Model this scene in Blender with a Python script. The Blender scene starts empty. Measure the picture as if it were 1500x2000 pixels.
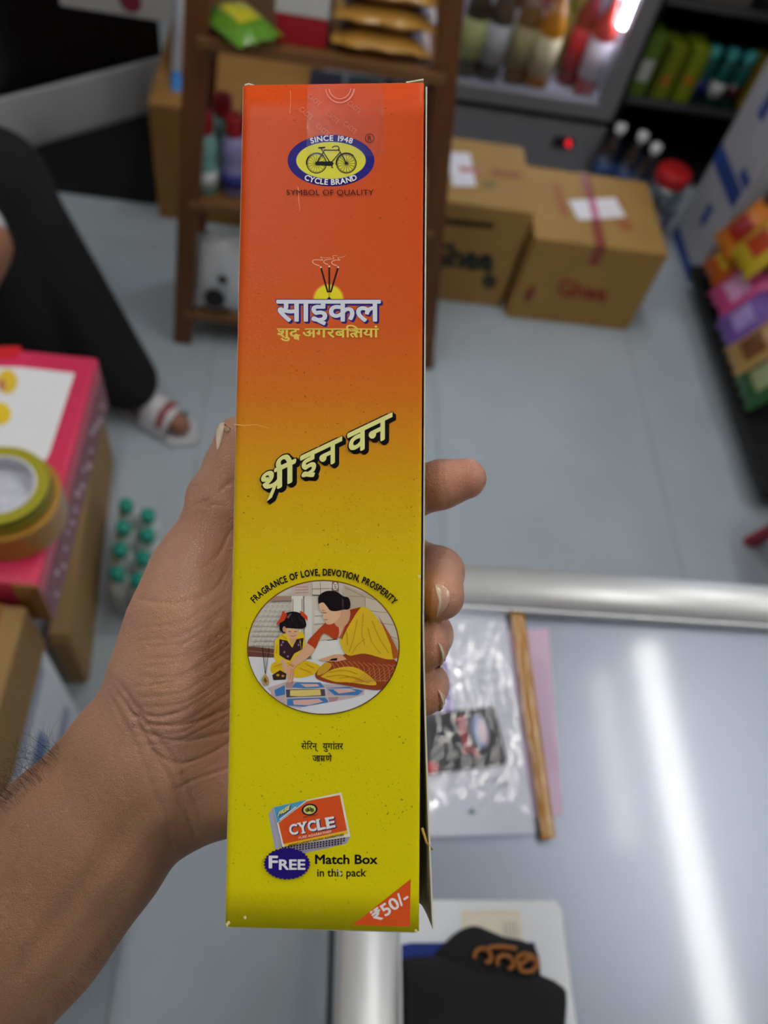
import bpy, bmesh, math, random
import numpy as np
from mathutils import Vector, Matrix, geometry
from mathutils.bvhtree import BVHTree
random.seed(7); rng = np.random.default_rng(7)
S = bpy.context.scene; C = S.collection
# ------------------------------------------------------------------ camera
FPX = 1518.; H = 1.55                       # focal length in pixels of the 1500x2000 frame, lens height above the floor
def _axes():
    d = np.array([(473.3-750)/FPX, (1975.6-1000)/FPX, 1.]); d /= np.linalg.norm(d)     # straight down, from the room's uprights
    Z = -d; Fw = np.array([0, 0, 1.]); Y = Fw-Fw.dot(Z)*Z; Y /= np.linalg.norm(Y); X = np.cross(Y, Z)
    a = -.235; c, s = math.cos(a), math.sin(a)
    return np.array([[c, -s, 0], [s, c, 0], [0, 0, 1]]) @ np.stack([X, Y, Z])
M = _axes(); EYE = np.array([0, 0, H])
def ray(u, v): return M @ np.array([(u-750)/FPX, (v-1000)/FPX, 1.])
def at(u, v, z): r = ray(u, v); return EYE+r*((z-H)/r[2])       # pixel -> point on the level z
def aty(u, v, y): r = ray(u, v); return EYE+r*(y/r[1])           # pixel -> point on the upright plane y
def atx(u, v, x): r = ray(u, v); return EYE+r*(x/r[0])
def dep(u, v, d): return EYE+ray(u, v)*d                         # pixel + distance
def proj(P): q = (np.asarray(P)-EYE) @ M; return np.stack([750+FPX*q[..., 0]/q[..., 2], 1000+FPX*q[..., 1]/q[..., 2]], -1)
cam_d = bpy.data.cameras.new('camera'); cam = bpy.data.objects.new('camera', cam_d); C.objects.link(cam); S.camera = cam
cam.matrix_world = Matrix([[M[i, 0], -M[i, 1], -M[i, 2], EYE[i]] for i in range(3)]+[[0, 0, 0, 1]])
cam_d.sensor_fit = 'VERTICAL'; cam_d.sensor_height = 24; cam_d.lens = FPX/2000*24
cam_d.clip_start = .01; cam_d.clip_end = 50
cam_d.dof.use_dof = True; cam_d.dof.focus_distance = .260; cam_d.dof.aperture_fstop = cam_d.lens/3.5
# ------------------------------------------------------------------ world, exposure
W = bpy.data.worlds.new('world'); S.world = W; W.use_nodes = True
W.node_tree.nodes['Background'].inputs[0].default_value = (.80, .88, 1, 1); W.node_tree.nodes['Background'].inputs[1].default_value = 0
S.view_settings.view_transform = 'Standard'; S.view_settings.look = 'None'; S.view_settings.gamma = 1
S.view_settings.use_curve_mapping = False; S.view_settings.exposure = 1.78
TUBE = 8.0                                 # strength of the ceiling tubes
# ------------------------------------------------------------------ materials
def lin(c):
    c = np.asarray(c, float)/255; return np.where(c <= .04045, c/12.92, ((c+.055)/1.055)**2.4)
def rgba(c): return (*[float(x) for x in lin(c)], 1)
MATS = {}
def mat(name, col=(128, 128, 128), rough=.5, metal=0, noise=0, nscale=8, bump=0, bscale=60, coat=0, trans=0, ior=1.45, emit=0, attr=None, aniso=0, sss=0, spec=None, stretch=None):
    if name in MATS: return MATS[name]
    m = bpy.data.materials.new(name); m.use_nodes = True; nt = m.node_tree; b = nt.nodes['Principled BSDF']; L = nt.links.new
    b.inputs['Base Color'].default_value = rgba(col); b.inputs['Roughness'].default_value = rough; b.inputs['Metallic'].default_value = metal
    b.inputs['Coat Weight'].default_value = coat; b.inputs['Coat Roughness'].default_value = .15
    b.inputs['Transmission Weight'].default_value = trans; b.inputs['IOR'].default_value = ior
    b.inputs['Anisotropic'].default_value = aniso
    if spec is not None: b.inputs['Specular IOR Level'].default_value = spec
    if sss: b.inputs['Subsurface Weight'].default_value = sss; b.inputs['Subsurface Radius'].default_value = (1, .35, .2); b.inputs['Subsurface Scale'].default_value = .003
    if emit: b.inputs['Emission Color'].default_value = rgba(col); b.inputs['Emission Strength'].default_value = emit
    src = None
    if attr:
        a = nt.nodes.new('ShaderNodeAttribute'); a.attribute_name = attr; src = a.outputs['Color']; L(src, b.inputs['Base Color'])
    tc = nt.nodes.new('ShaderNodeTexCoord'); vec = tc.outputs['Object']
    if stretch:
        mp = nt.nodes.new('ShaderNodeMapping'); mp.inputs['Scale'].default_value = stretch; L(vec, mp.inputs['Vector']); vec = mp.outputs['Vector']
    if noise:
        n = nt.nodes.new('ShaderNodeTexNoise'); n.inputs['Scale'].default_value = nscale; n.inputs['Detail'].default_value = 5; L(vec, n.inputs['Vector'])
        r = nt.nodes.new('ShaderNodeMapRange'); r.inputs['From Min'].default_value = .3; r.inputs['From Max'].default_value = .7
        r.inputs['To Min'].default_value = 1-noise; r.inputs['To Max'].default_value = 1+noise; L(n.outputs['Fac'], r.inputs['Value'])
        x = nt.nodes.new('ShaderNodeMix'); x.data_type = 'RGBA'; x.blend_type = 'MULTIPLY'; x.inputs['Factor'].default_value = 1
        x.inputs['A'].default_value = rgba(col)
        if src: L(src, x.inputs['A'])
        L(r.outputs['Result'], x.inputs['B']); L(x.outputs['Result'], b.inputs['Base Color'])
    if bump:
        n = nt.nodes.new('ShaderNodeTexNoise'); n.inputs['Scale'].default_value = bscale; n.inputs['Detail'].default_value = 4; L(vec, n.inputs['Vector'])
        bp = nt.nodes.new('ShaderNodeBump'); bp.inputs['Strength'].default_value = bump; bp.inputs['Distance'].default_value = .002
        L(n.outputs['Fac'], bp.inputs['Height']); L(bp.outputs['Normal'], b.inputs['Normal'])
    MATS[name] = m; return m
def film(name, fac=.12, col=(255, 255, 255), rough=.06, tint=(250, 250, 255)):     # thin clear plastic: a constant share of gloss over a clear sheet
    m = bpy.data.materials.new(name); m.use_nodes = True; nt = m.node_tree; nt.nodes.clear(); L = nt.links.new
    o = nt.nodes.new('ShaderNodeOutputMaterial'); t = nt.nodes.new('ShaderNodeBsdfTransparent'); t.inputs[0].default_value = rgba(tint)
    g = nt.nodes.new('ShaderNodeBsdfGlossy'); g.inputs['Color'].default_value = rgba(col); g.inputs['Roughness'].default_value = rough
    x = nt.nodes.new('ShaderNodeMixShader'); x.inputs[0].default_value = fac
    L(t.outputs[0], x.inputs[1]); L(g.outputs[0], x.inputs[2]); L(x.outputs[0], o.inputs[0]); MATS[name] = m; return m
# ------------------------------------------------------------------ object helpers
def wloc(o):
    p = np.zeros(3)
    while o is not None: p += np.array(o.location); o = o.parent
    return p
def link(o, parent=None):
    C.objects.link(o)
    if parent is not None: o.parent = parent
    return o
def tag(o, label=None, cat=None, group=None, kind=None):
    if label: o['label'] = label
    if cat: o['category'] = cat
    if group: o['group'] = group
    if kind: o['kind'] = kind
    return o
def thing(name, label, cat, loc, group=None):
    o = bpy.data.objects.new(name, None); o.empty_display_size = .02; o.location = [float(x) for x in loc]; link(o); return tag(o, label, cat, group)
def mesh(name, V, F, m, parent=None, smooth=False, loc=None):
    """V in room coordinates; stored relative to the parent (or to loc)."""
    V = np.asarray(V, float); base = wloc(parent) if parent is not None else (np.array(loc, float) if loc is not None else np.zeros(3))
    me = bpy.data.meshes.new(name); me.from_pydata((V-base).tolist(), [], [list(map(int, f)) for f in F]); me.update()
    for x in (m if isinstance(m, (list, tuple)) else [m]): me.materials.append(x)
    if smooth: me.polygons.foreach_set('use_smooth', [True]*len(me.polygons))
    o = bpy.data.objects.new(name, me)
    if parent is None and loc is not None: o.location = [float(x) for x in loc]
    return link(o, parent)
def frombm(name, bm, m, parent=None, smooth=False, loc=None):
    bmesh.ops.recalc_face_normals(bm, faces=bm.faces[:])
    V = [v.co[:] for v in bm.verts]; bm.verts.index_update(); F = [[v.index for v in f.verts] for f in bm.faces]; bm.free()
    return mesh(name, V, F, m, parent, smooth, loc)
def hexa(bm, P, bev=0, seg=2):
    """P: 8 corners, bottom loop then top loop."""
    vs = [bm.verts.new([float(x) for x in p]) for p in P]
    fs = [bm.faces.new([vs[i] for i in q]) for q in ((3, 2, 1, 0), (4, 5, 6, 7), (0, 1, 5, 4), (1, 2, 6, 5), (2, 3, 7, 6), (3, 0, 4, 7))]
    if bev: bmesh.ops.bevel(bm, geom=list({e for f in fs for e in f.edges}), offset=bev, segments=seg, affect='EDGES', profile=.6)
def bx(bm, x0, x1, y0, y1, z0, z1, bev=0, seg=2, rot=0, piv=None):
    P = np.array([(x0, y0, z0), (x1, y0, z0), (x1, y1, z0), (x0, y1, z0), (x0, y0, z1), (x1, y0, z1), (x1, y1, z1), (x0, y1, z1)], float)
    if rot:
        piv = np.array(piv if piv is not None else ((x0+x1)/2, (y0+y1)/2)); c, s = math.cos(rot), math.sin(rot); q = P[:, :2]-piv
        P[:, 0] = piv[0]+c*q[:, 0]-s*q[:, 1]; P[:, 1] = piv[1]+s*q[:, 0]+c*q[:, 1]
    hexa(bm, P, bev, seg)
def box(name, b, m, parent=None, bev=0, rot=0, piv=None, loc=None, seg=2):
    bm = bmesh.new(); bx(bm, *b, bev=bev, rot=rot, piv=piv, seg=seg); return frombm(name, bm, m, parent, False, loc)
def bar(bm, a, b, w, d=None, up=(0, 0, 1), bev=0):
    a = np.array(a, float); b = np.array(b, float); t = (b-a)/np.linalg.norm(b-a); s = np.cross(t, up); s /= np.linalg.norm(s); n = np.cross(s, t); d = d or w
    q = lambda p: [p-s*w/2-n*d/2, p+s*w/2-n*d/2, p+s*w/2+n*d/2, p-s*w/2+n*d/2]
    hexa(bm, q(a)+q(b), bev)
def lathe_vf(prof, c, n=24, axis=None):
    V = []; Fc = []; k = len(prof); c = np.array(c, float)
    for r, z in prof:
        for i in range(n): a = 2*math.pi*i/n; V.append((r*math.cos(a), r*math.sin(a), z))
    V = np.array(V)
    if axis is not None:
        ax = Vector(axis).normalized(); R = np.array(ax.to_track_quat('Z', 'Y').to_matrix()); V = V @ R.T
    for j in range(k-1):
        for i in range(n): Fc.append((j*n+i, j*n+(i+1) % n, (j+1)*n+(i+1) % n, (j+1)*n+i))
    Fc.append(list(range(n))[::-1]); Fc.append([(k-1)*n+i for i in range(n)])
    return V+c, Fc
def lathe(name, prof, c, m, parent=None, n=24, axis=None, loc=None):
    V, Fc = lathe_vf(prof, c, n, axis); return mesh(name, V, Fc, m, parent, True, loc)
def tube_vf(P, r, n=6, cap=True):
    P = np.asarray(P, float); k = len(P); r = np.broadcast_to(r, k); T = np.gradient(P, axis=0); T /= np.linalg.norm(T, axis=1)[:, None]+1e-12
    u = np.cross(T[0], (0, 0, 1)); u = u if np.linalg.norm(u) > 1e-3 else np.cross(T[0], (1, 0, 0)); V = []; Fc = []
    for j in range(k):
        u = u-u.dot(T[j])*T[j]; u /= np.linalg.norm(u); w = np.cross(T[j], u)
        for i in range(n): a = 2*math.pi*i/n; V.append(P[j]+r[j]*(math.cos(a)*u+math.sin(a)*w))
    for j in range(k-1):
        for i in range(n): Fc.append((j*n+i, j*n+(i+1) % n, (j+1)*n+(i+1) % n, (j+1)*n+i))
    if cap: Fc.append(list(range(n))[::-1]); Fc.append([(k-1)*n+i for i in range(n)])
    return V, Fc
def copy_tree(o, loc, label=None, mats=None, name=None):
    r = o.copy(); C.objects.link(r); r.location = [float(x) for x in loc]
    if label: r['label'] = label
    for ch in o.children:
        c = ch.copy(); C.objects.link(c); c.parent = r
        if mats and ch.name.split('.')[0] in mats:
            c.data = c.data.copy(); c.data.materials[0] = mats[ch.name.split('.')[0]]
        for g in ch.children: d = g.copy(); C.objects.link(d); d.parent = c
    return r
# ------------------------------------------------------------------ flat print: coloured shapes laid on a surface, drawn in photo pixels
_tc = bpy.data.curves.new('lettering_source', 'FONT'); _to = bpy.data.objects.new('lettering_source', _tc); C.objects.link(_to); _cache = {}
def glyphs(s, bold=0):
    if (s, bold) not in _cache:
        _tc.body = s; _tc.offset = bold; _tc.resolution_u = 3
        dg = bpy.context.evaluated_depsgraph_get(); dg.update(); ev = _to.evaluated_get(dg); me = ev.to_mesh()
        _cache[s, bold] = (np.array([v.co[:2] for v in me.vertices]).reshape(-1, 2), [list(p.vertices) for p in me.polygons]); ev.to_mesh_clear()
    return _cache[s, bold]
def bez(P, n=10):                              # smooth curve through points (Catmull-Rom)
    P = [np.array(p, float) for p in P]; Q = [2*P[0]-P[1]]+P+[2*P[-1]-P[-2]]; out = []
    for i in range(1, len(Q)-2):
        for t in np.linspace(0, 1, n, endpoint=False):
            a, b, c, d = Q[i-1:i+3]; out.append(.5*((2*b)+(c-a)*t+(2*a-5*b+4*c-d)*t*t+(3*b-a-3*c+d)*t**3))
    return out+[P[-1]]
class Art:
    def __init__(s, o=(0, 0), k=1., step=3e-6, base=2e-5): s.V = []; s.F = []; s.c = []; s.z = []; s.lay = base; s.o = np.array(o, float); s.k = k; s.step = step; s.clip = None
    def px(s, P): return s.o+np.asarray(P, float)/s.k
    def add(s, V, F, col, up=True):
        n = len(s.V); s.V += [tuple(v) for v in V]; s.F += [[i+n for i in f] for f in F]; s.c += [tuple(lin(col))]*len(V); s.z += [s.lay]*len(V)
        if up: s.lay += s.step
    def poly(s, P, col, up=True, smooth=False):
        if smooth: P = bez(list(P)+[P[0]], 6)[:-1]
        P = s.px(P)
        if s.clip is not None: P = clip(P, s.clip)
        if len(P) < 3: return
        T = geometry.tessellate_polygon([[Vector((p[0], p[1], 0)) for p in P]]); s.add(P, T, col, up)
    def line(s, P, w, col, closed=False, smooth=False, w1=None):
        if smooth: P = bez(P, 8)
        P = s.px(P); n = len(P); T = np.roll(P, -1, 0)-np.roll(P, 1, 0) if closed else np.gradient(P, axis=0)
        T /= np.linalg.norm(T, axis=1)[:, None]+1e-9; N = np.stack([-T[:, 1], T[:, 0]], 1); ww = np.linspace(w, w if w1 is None else w1, n)[:, None]
        V = np.concatenate([P+N*ww/2, P-N*ww/2]); m = n if closed else n-1
        if s.clip is None: s.add(V, [(i, (i+1) % n, n+(i+1) % n, n+i) for i in range(m)], col); return
        for i in range(m):
            Q = [V[i], V[(i+1) % n], V[n+(i+1) % n], V[n+i]]; Q = clip(Q, s.clip)
            if len(Q) > 2: s.add(Q, [list(range(len(Q)))], col, False)
        s.lay += s.step
    def ell(s, c, rx, ry, col, n=48, a0=0, a1=2*math.pi, rot=0):
        t = np.linspace(a0, a1, n, endpoint=(a1-a0) < 6.28); P = np.stack([rx*np.cos(t), ry*np.sin(t)], 1); ca, sa = math.cos(rot), math.sin(rot)
        s.poly(np.stack([c[0]+P[:, 0]*ca-P[:, 1]*sa, c[1]+P[:, 0]*sa+P[:, 1]*ca], 1), col)
    def text(s, t, b, col, bold=0, warp=None, ref=None):
        """b = x0, y0, x1, y1 of the lettering; bold in font units thickens the strokes by overlaid shifted copies"""
        V, F = glyphs(t)
        if not len(V): return
        lo = V.min(0)-(0 if ref is not None else bold); hi = V.max(0)+(0 if ref is not None else bold); q = (V-lo)/(hi-lo); P = np.stack([b[0]+q[:, 0]*(b[2]-b[0]), b[3]-q[:, 1]*(b[3]-b[1])], 1); k = np.array(((b[2]-b[0]), (b[3]-b[1])))/(hi-lo)
        s.fat(P, F, col, bold*k, warp)
    def fat(s, P, F, col, r, warp=None):
        for a in (np.arange(8)*math.pi/4 if np.max(r) > 0 else [0]):
            Q = P+np.array((math.cos(a), math.sin(a)))*r; Q = np.array([warp(x, y) for x, y in Q]) if warp else Q; s.add(s.px(Q), F, col, False); s.lay += 1.5e-6
        s.lay += s.step
    def build(s, name, fn, m, parent=None, loc=None, label=None):
        V = np.array([fn(u, v, z) for (u, v), z in zip(s.V, s.z)])
        o = mesh(name, V, s.F, m, parent, loc=loc); a = o.data.color_attributes.new('Col', 'FLOAT_COLOR', 'POINT')
        a.data.foreach_set('color', np.concatenate([np.array(s.c), np.ones((len(s.c), 1))], 1).astype(np.float32).ravel())
        if label: o['label'] = label
        return o
def clip(P, E):                                # polygon against a convex outline
    out = [np.array(p) for p in P]; n = len(E)
    for i in range(n):
        a, b = E[i], E[(i+1) % n]; inp = out; out = []
        if not inp: return []
        side = lambda p: (b[0]-a[0])*(p[1]-a[1])-(b[1]-a[1])*(p[0]-a[0])
        for j in range(len(inp)):
            p, q = inp[j-1], inp[j]; sp, sq = side(p), side(q)
            if (sp >= 0) != (sq >= 0): out.append(p+(q-p)*(sp/(sp-sq)))
            if sq >= 0: out.append(q)
    return np.array(out)
# ------------------------------------------------------------------ bodies: blended round cones -> one continuous surface
def cone_sdf(P, a, b, ra, rb, sq=None):
    a = np.array(a, float); b = np.array(b, float); d = b-a; q = P-a
    if sq is not None:                         # sq = (direction, factor): flattens the section along a direction
        n, f = sq; n = np.array(n)/np.linalg.norm(n); q = q+(q@n)[..., None]*n*(f-1); d = d+d.dot(n)*n*(f-1)
    t = np.clip((q@d)/max(d.dot(d), 1e-12), 0, 1); return np.linalg.norm(q-t[..., None]*d, axis=-1)-(ra+(rb-ra)*t)
def body_mesh(prims, h, pad=None, cut=None):
    """prims: (a, b, ra, rb, blend, squash)"""
    lo = np.min([np.minimum(np.array(p[0])-p[2], np.array(p[1])-p[3]) for p in prims], 0)-3*h; hi = np.max([np.maximum(np.array(p[0])+p[2], np.array(p[1])+p[3]) for p in prims], 0)+3*h
    n = np.ceil((hi-lo)/h).astype(int)+1; Fd = np.full(n, 1., np.float32); ax = [lo[i]+h*np.arange(n[i]) for i in range(3)]
    for a, b, ra, rb, k, sq in prims:
        a = np.array(a, float); b = np.array(b, float); m = k+3*h; l = np.minimum(a-ra, b-rb)-m; u = np.maximum(a+ra, b+rb)+m
        i0 = np.maximum(np.floor((l-lo)/h).astype(int), 0); i1 = np.minimum(np.ceil((u-lo)/h).astype(int)+1, n); sl = tuple(slice(x, y) for x, y in zip(i0, i1))
        G = np.stack(np.meshgrid(*[ax[i][sl[i]] for i in range(3)], indexing='ij'), -1); d = cone_sdf(G, a, b, ra, rb, sq).astype(np.float32); f = Fd[sl]
        if k > 0: w = np.clip(.5+.5*(f-d)/k, 0, 1); f = f*(1-w)+d*w-k*w*(1-w)
        else: f = np.minimum(f, d)
        Fd[sl] = f
    if cut is not None:
        for i in range(n[0]):
            G = np.stack(np.meshgrid([ax[0][i]], ax[1], ax[2], indexing='ij'), -1)[0]; Fd[i] = np.maximum(Fd[i], -cut(G))
    ins = Fd < 0; nx, ny, nz = n; cnt = np.zeros((nx-1, ny-1, nz-1), np.int8)
    offs = [(i, j, k) for i in (0, 1) for j in (0, 1) for k in (0, 1)]
    for o in offs: cnt += ins[o[0]:nx-1+o[0], o[1]:ny-1+o[1], o[2]:nz-1+o[2]]
    cells = np.argwhere((cnt > 0) & (cnt < 8)); idx = np.full(cnt.shape, -1, np.int64); idx[tuple(cells.T)] = np.arange(len(cells))
    acc = np.zeros((len(cells), 3)); num = np.zeros(len(cells))
    for o in offs:
        for axn in range(3):
            if o[axn]: continue
            p = list(o); p[axn] = 1; c0 = cells+o; c1 = cells+p; f0 = Fd[tuple(c0.T)]; f1 = Fd[tuple(c1.T)]; x = (f0 < 0) != (f1 < 0)
            t = np.where(x, f0/np.where(x, f0-f1, 1), 0); q = c0+(c1-c0)*t[:, None]; acc[x] += q[x]; num[x] += 1
    V = lo+h*acc/num[:, None]; faces = []
    for axn in range(3):
        a, b = [i for i in range(3) if i != axn]; s0 = [slice(None)]*3; s1 = [slice(None)]*3; s0[axn] = slice(0, -1); s1[axn] = slice(1, None)
        e = np.argwhere(ins[tuple(s0)] != ins[tuple(s1)]); e = e[(e[:, a] > 0) & (e[:, b] > 0) & (e[:, a] < n[a]-1) & (e[:, b] < n[b]-1)]
        def cell(da, db): c = e.copy(); c[:, a] -= da; c[:, b] -= db; return idx[tuple(c.T)]
        q = np.stack([cell(1, 1), cell(0, 1), cell(0, 0), cell(1, 0)], 1); fl = ins[tuple(e.T)]
        if axn == 1: fl = ~fl
        q[~fl] = q[~fl][:, ::-1]; faces.append(q)
    return V, np.concatenate(faces)
def np_mesh(name, V, Q, m, parent=None, loc=None):
    base = wloc(parent) if parent is not None else np.zeros(3)
    if parent is None and loc is not None: base = np.array(loc)
    me = bpy.data.meshes.new(name); me.vertices.add(len(V)); me.vertices.foreach_set('co', (V-base).astype(np.float32).ravel())
    me.loops.add(Q.size); me.loops.foreach_set('vertex_index', Q.astype(np.int32).ravel()); me.polygons.add(len(Q))
    me.polygons.foreach_set('loop_start', np.arange(0, Q.size, 4, dtype=np.int32)); me.update(calc_edges=True); me.validate()
    me.polygons.foreach_set('use_smooth', [True]*len(me.polygons)); me.materials.append(m)
    o = bpy.data.objects.new(name, me)
    if parent is None and loc is not None: o.location = [float(x) for x in loc]
    return link(o, parent)
M_PRINT = mat('print_ink', attr='Col', rough=.5, coat=.02, spec=.12)
M_PRINTD = mat('print_ink_matt', attr='Col', rough=.7)
# ================================================================== the room
X0, X1, Y0, Y1, ZC = -1.65, 2.0, -1.3, 3.1, 2.78
m_tile = mat('grey_floor_tile', (172, 183, 194), rough=.42, noise=.05, nscale=5, bump=.05, bscale=300)
m_grout = mat('floor_grout', (150, 156, 162), rough=.85)
m_wall = mat('painted_wall', (196, 196, 192), rough=.85, noise=.03, nscale=2)
m_ceil = mat('ceiling_paint', (205, 208, 214), rough=.9)
floor = tag(box('floor', (X0, X1, Y0, Y1, -.08, -.0025), m_grout), kind='structure')
tile_me = None
for i in range(-3, 5):
    for j in range(-3, 2):
        x, y = -.215+.598*i, 1.86+1.2*j; a, b, c, d = max(x+.0015, X0), min(x+.5965, X1), max(y+.0015, Y0), min(y+1.1985, Y1)
        if b-a < .02 or d-c < .02: continue
        full = b-a > .594 and d-c > 1.196
        if full and tile_me is not None:
            o = bpy.data.objects.new('floor_tile', tile_me); o.location = (x, y, 0); link(o, floor); continue
        bm = bmesh.new()
        if full:
            bx(bm, .0015, .5965, .0015, 1.1985, -.01, 0, .0012, 1); o = frombm('floor_tile', bm, m_tile, floor); tile_me = o.data; o.location = (x, y, 0)
        else: bx(bm, a, b, c, d, -.01, 0, .0012, 1); frombm('floor_tile', bm, m_tile, floor)
for nm, b in (('wall_back', (X0-.1, X1+.1, Y1, Y1+.1, -.08, ZC)), ('wall_left', (X0-.1, X0, Y0, Y1, -.08, ZC)), ('wall_right', (X1, X1+.1, Y0, Y1, -.08, ZC)), ('wall_front', (X0-.1, X1+.1, Y0-.1, Y0, -.08, ZC))):
    tag(box(nm, b, m_wall), kind='structure')
tag(box('ceiling', (X0-.1, X1+.1, Y0-.1, Y1+.1, ZC, ZC+.1), m_ceil), kind='structure')
m_lampbody = mat('lamp_white', (235, 235, 235), rough=.4); m_tube = mat('lamp_glow', (255, 252, 244), emit=TUBE)
def batten(name, x, y, L, label, z=2.70, st=None, w=.085):       # ceiling lamps above the picture
    t = thing('batten_'+name+'_offscreen', label, 'lamp', (x, y, z+.08))
    box('housing', (x-w/2-.01, x+w/2+.01, y-L/2-.03, y+L/2+.03, z+.03, z+.08), m_lampbody, t, .004)
    box('diffuser_'+name+'_offscreen', (x-w/2, x+w/2, y-L/2, y+L/2, z-.004, z+.029), st or m_tube, t, .006)
    for s in (-1, 1): box('end_cap', (x-w/2, x+w/2, y+s*(L/2+.012)-.012, y+s*(L/2+.012)+.012, z-.018, z+.032), m_lampbody, t, .003)
m_dim = mat('lamp_glow_dim', (255, 250, 240), emit=TUBE*.3)
batten('right', 1.41, .52, 1.30, 'long bright ceiling batten light above the steel counter')        # the bright streak in the steel
batten('short', 1.20, .74, .60, 'short dim ceiling batten light beside the long bright one', st=m_dim, w=.06)   # the faint streak beside it
batten('left', -.55, .55, 1.20, 'ceiling batten light above the pink carton')                        # glints on the pink carton, light on the ball of the thumb
batten('back', .35, 1.75, 1.20, 'ceiling batten light above the wooden rack and cardboard boxes')    # bright carton tops, dark carton fronts
# ================================================================== the incense box held in the hand
BC = [np.array(p) for p in ((-.0476, -.1427, .2599), (.0129, -.1424, .2576), (.0108, .1297, .2401), (-.0497, .1293, .2424))]   # front corners, lens axes (m): top left, top right, bottom right, bottom left
BC = [EYE+M@p for p in BC]; b_o = BC[3]; b_x = BC[2]-BC[3]; BW = np.linalg.norm(b_x); b_x /= BW; b_y = BC[0]-BC[3]; BH = np.linalg.norm(b_y); b_y = b_y-b_y.dot(b_x)*b_x; b_y /= np.linalg.norm(b_y)
b_n = np.cross(b_x, b_y); BD = .022           # b_n looks at the viewer
def bl(x, y, z): return b_o+b_x*x+b_y*y+b_n*z
def on_box(u, v, z=0):
    r = ray(u, v); t = (b_o-EYE).dot(b_n)/r.dot(b_n); return EYE+r*t+b_n*z
def b_uv(P): q = np.asarray(P)-b_o; return q@b_x, q@b_y, q@b_n
ib = thing('incense_box', 'tall orange to yellow printed cardboard incense box held in the hand', 'box', bl(BW/2, 0, -BD/2))
# front colour: printed gradient along the box height
m_box = bpy.data.materials.new('incense_card'); m_box.use_nodes = True
def _grad(m):
    nt = m.node_tree; L = nt.links.new; b = nt.nodes['Principled BSDF']; a = nt.nodes.new('ShaderNodeAttribute'); a.attribute_name = 'hgt'
    r = nt.nodes.new('ShaderNodeValToRGB'); el = r.color_ramp.elements
    st = [(0, (224, 212, 8)), (.30, (222, 208, 10)), (.42, (220, 194, 14)), (.50, (218, 170, 18)), (.56, (216, 144, 22)), (.62, (214, 114, 24)), (.70, (214, 90, 24)), (.80, (213, 80, 20)), (1, (212, 75, 18))]
    el[0].position, el[0].color = st[0][0], rgba(st[0][1]); el[1].position, el[1].color = st[-1][0], rgba(st[-1][1])
    for p, c in st[1:-1]: e = el.new(p); e.color = rgba(c)
    L(a.outputs['Fac'], r.inputs[0])
    tc = nt.nodes.new('ShaderNodeTexCoord')    # little dirt specks and grime, denser over the middle of the front
    n1 = nt.nodes.new('ShaderNodeTexNoise'); n1.inputs['Scale'].default_value = 1100; n1.inputs['Detail'].default_value = 3; L(tc.outputs['Object'], n1.inputs['Vector'])
    n2 = nt.nodes.new('ShaderNodeTexNoise'); n2.inputs['Scale'].default_value = 45; n2.inputs['Detail'].default_value = 3; L(tc.outputs['Object'], n2.inputs['Vector'])
    mm = nt.nodes.new('ShaderNodeMath'); mm.operation = 'MULTIPLY_ADD'; mm.inputs[1].default_value = .22; L(n2.outputs['Fac'], mm.inputs[0]); L(n1.outputs['Fac'], mm.inputs[2])
    mr = nt.nodes.new('ShaderNodeMapRange'); mr.inputs['From Min'].default_value = .80; mr.inputs['From Max'].default_value = .86; mr.inputs['To Max'].default_value = .75; L(mm.outputs[0], mr.inputs['Value'])
    x = nt.nodes.new('ShaderNodeMix'); x.data_type = 'RGBA'; x.inputs['B'].default_value = rgba((80, 60, 18)); L(mr.outputs['Result'], x.inputs['Factor']); L(r.outputs[0], x.inputs['A']); L(x.outputs['Result'], b.inputs['Base Color'])
    b.inputs['Roughness'].default_value = .45; b.inputs['Specular IOR Level'].default_value = .12; b.inputs['Coat Weight'].default_value = .03; b.inputs['Coat Roughness'].default_value = .2
    n3 = nt.nodes.new('ShaderNodeTexNoise'); n3.inputs['Scale'].default_value = 900; L(tc.outputs['Object'], n3.inputs['Vector'])
    bp = nt.nodes.new('ShaderNodeBump'); bp.inputs['Strength'].default_value = .12; bp.inputs['Distance'].default_value = .0006; L(n3.outputs['Fac'], bp.inputs['Height']); L(bp.outputs['Normal'], b.inputs['Normal']); L(bp.outputs['Normal'], b.inputs['Coat Normal'])
_grad(m_box)
m_kraft_in = mat('card_inside', (176, 168, 132), rough=.8, noise=.2, nscale=90, bump=.2, bscale=500)
m_edge = mat('card_edge', (214, 208, 190), rough=.8)
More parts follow.
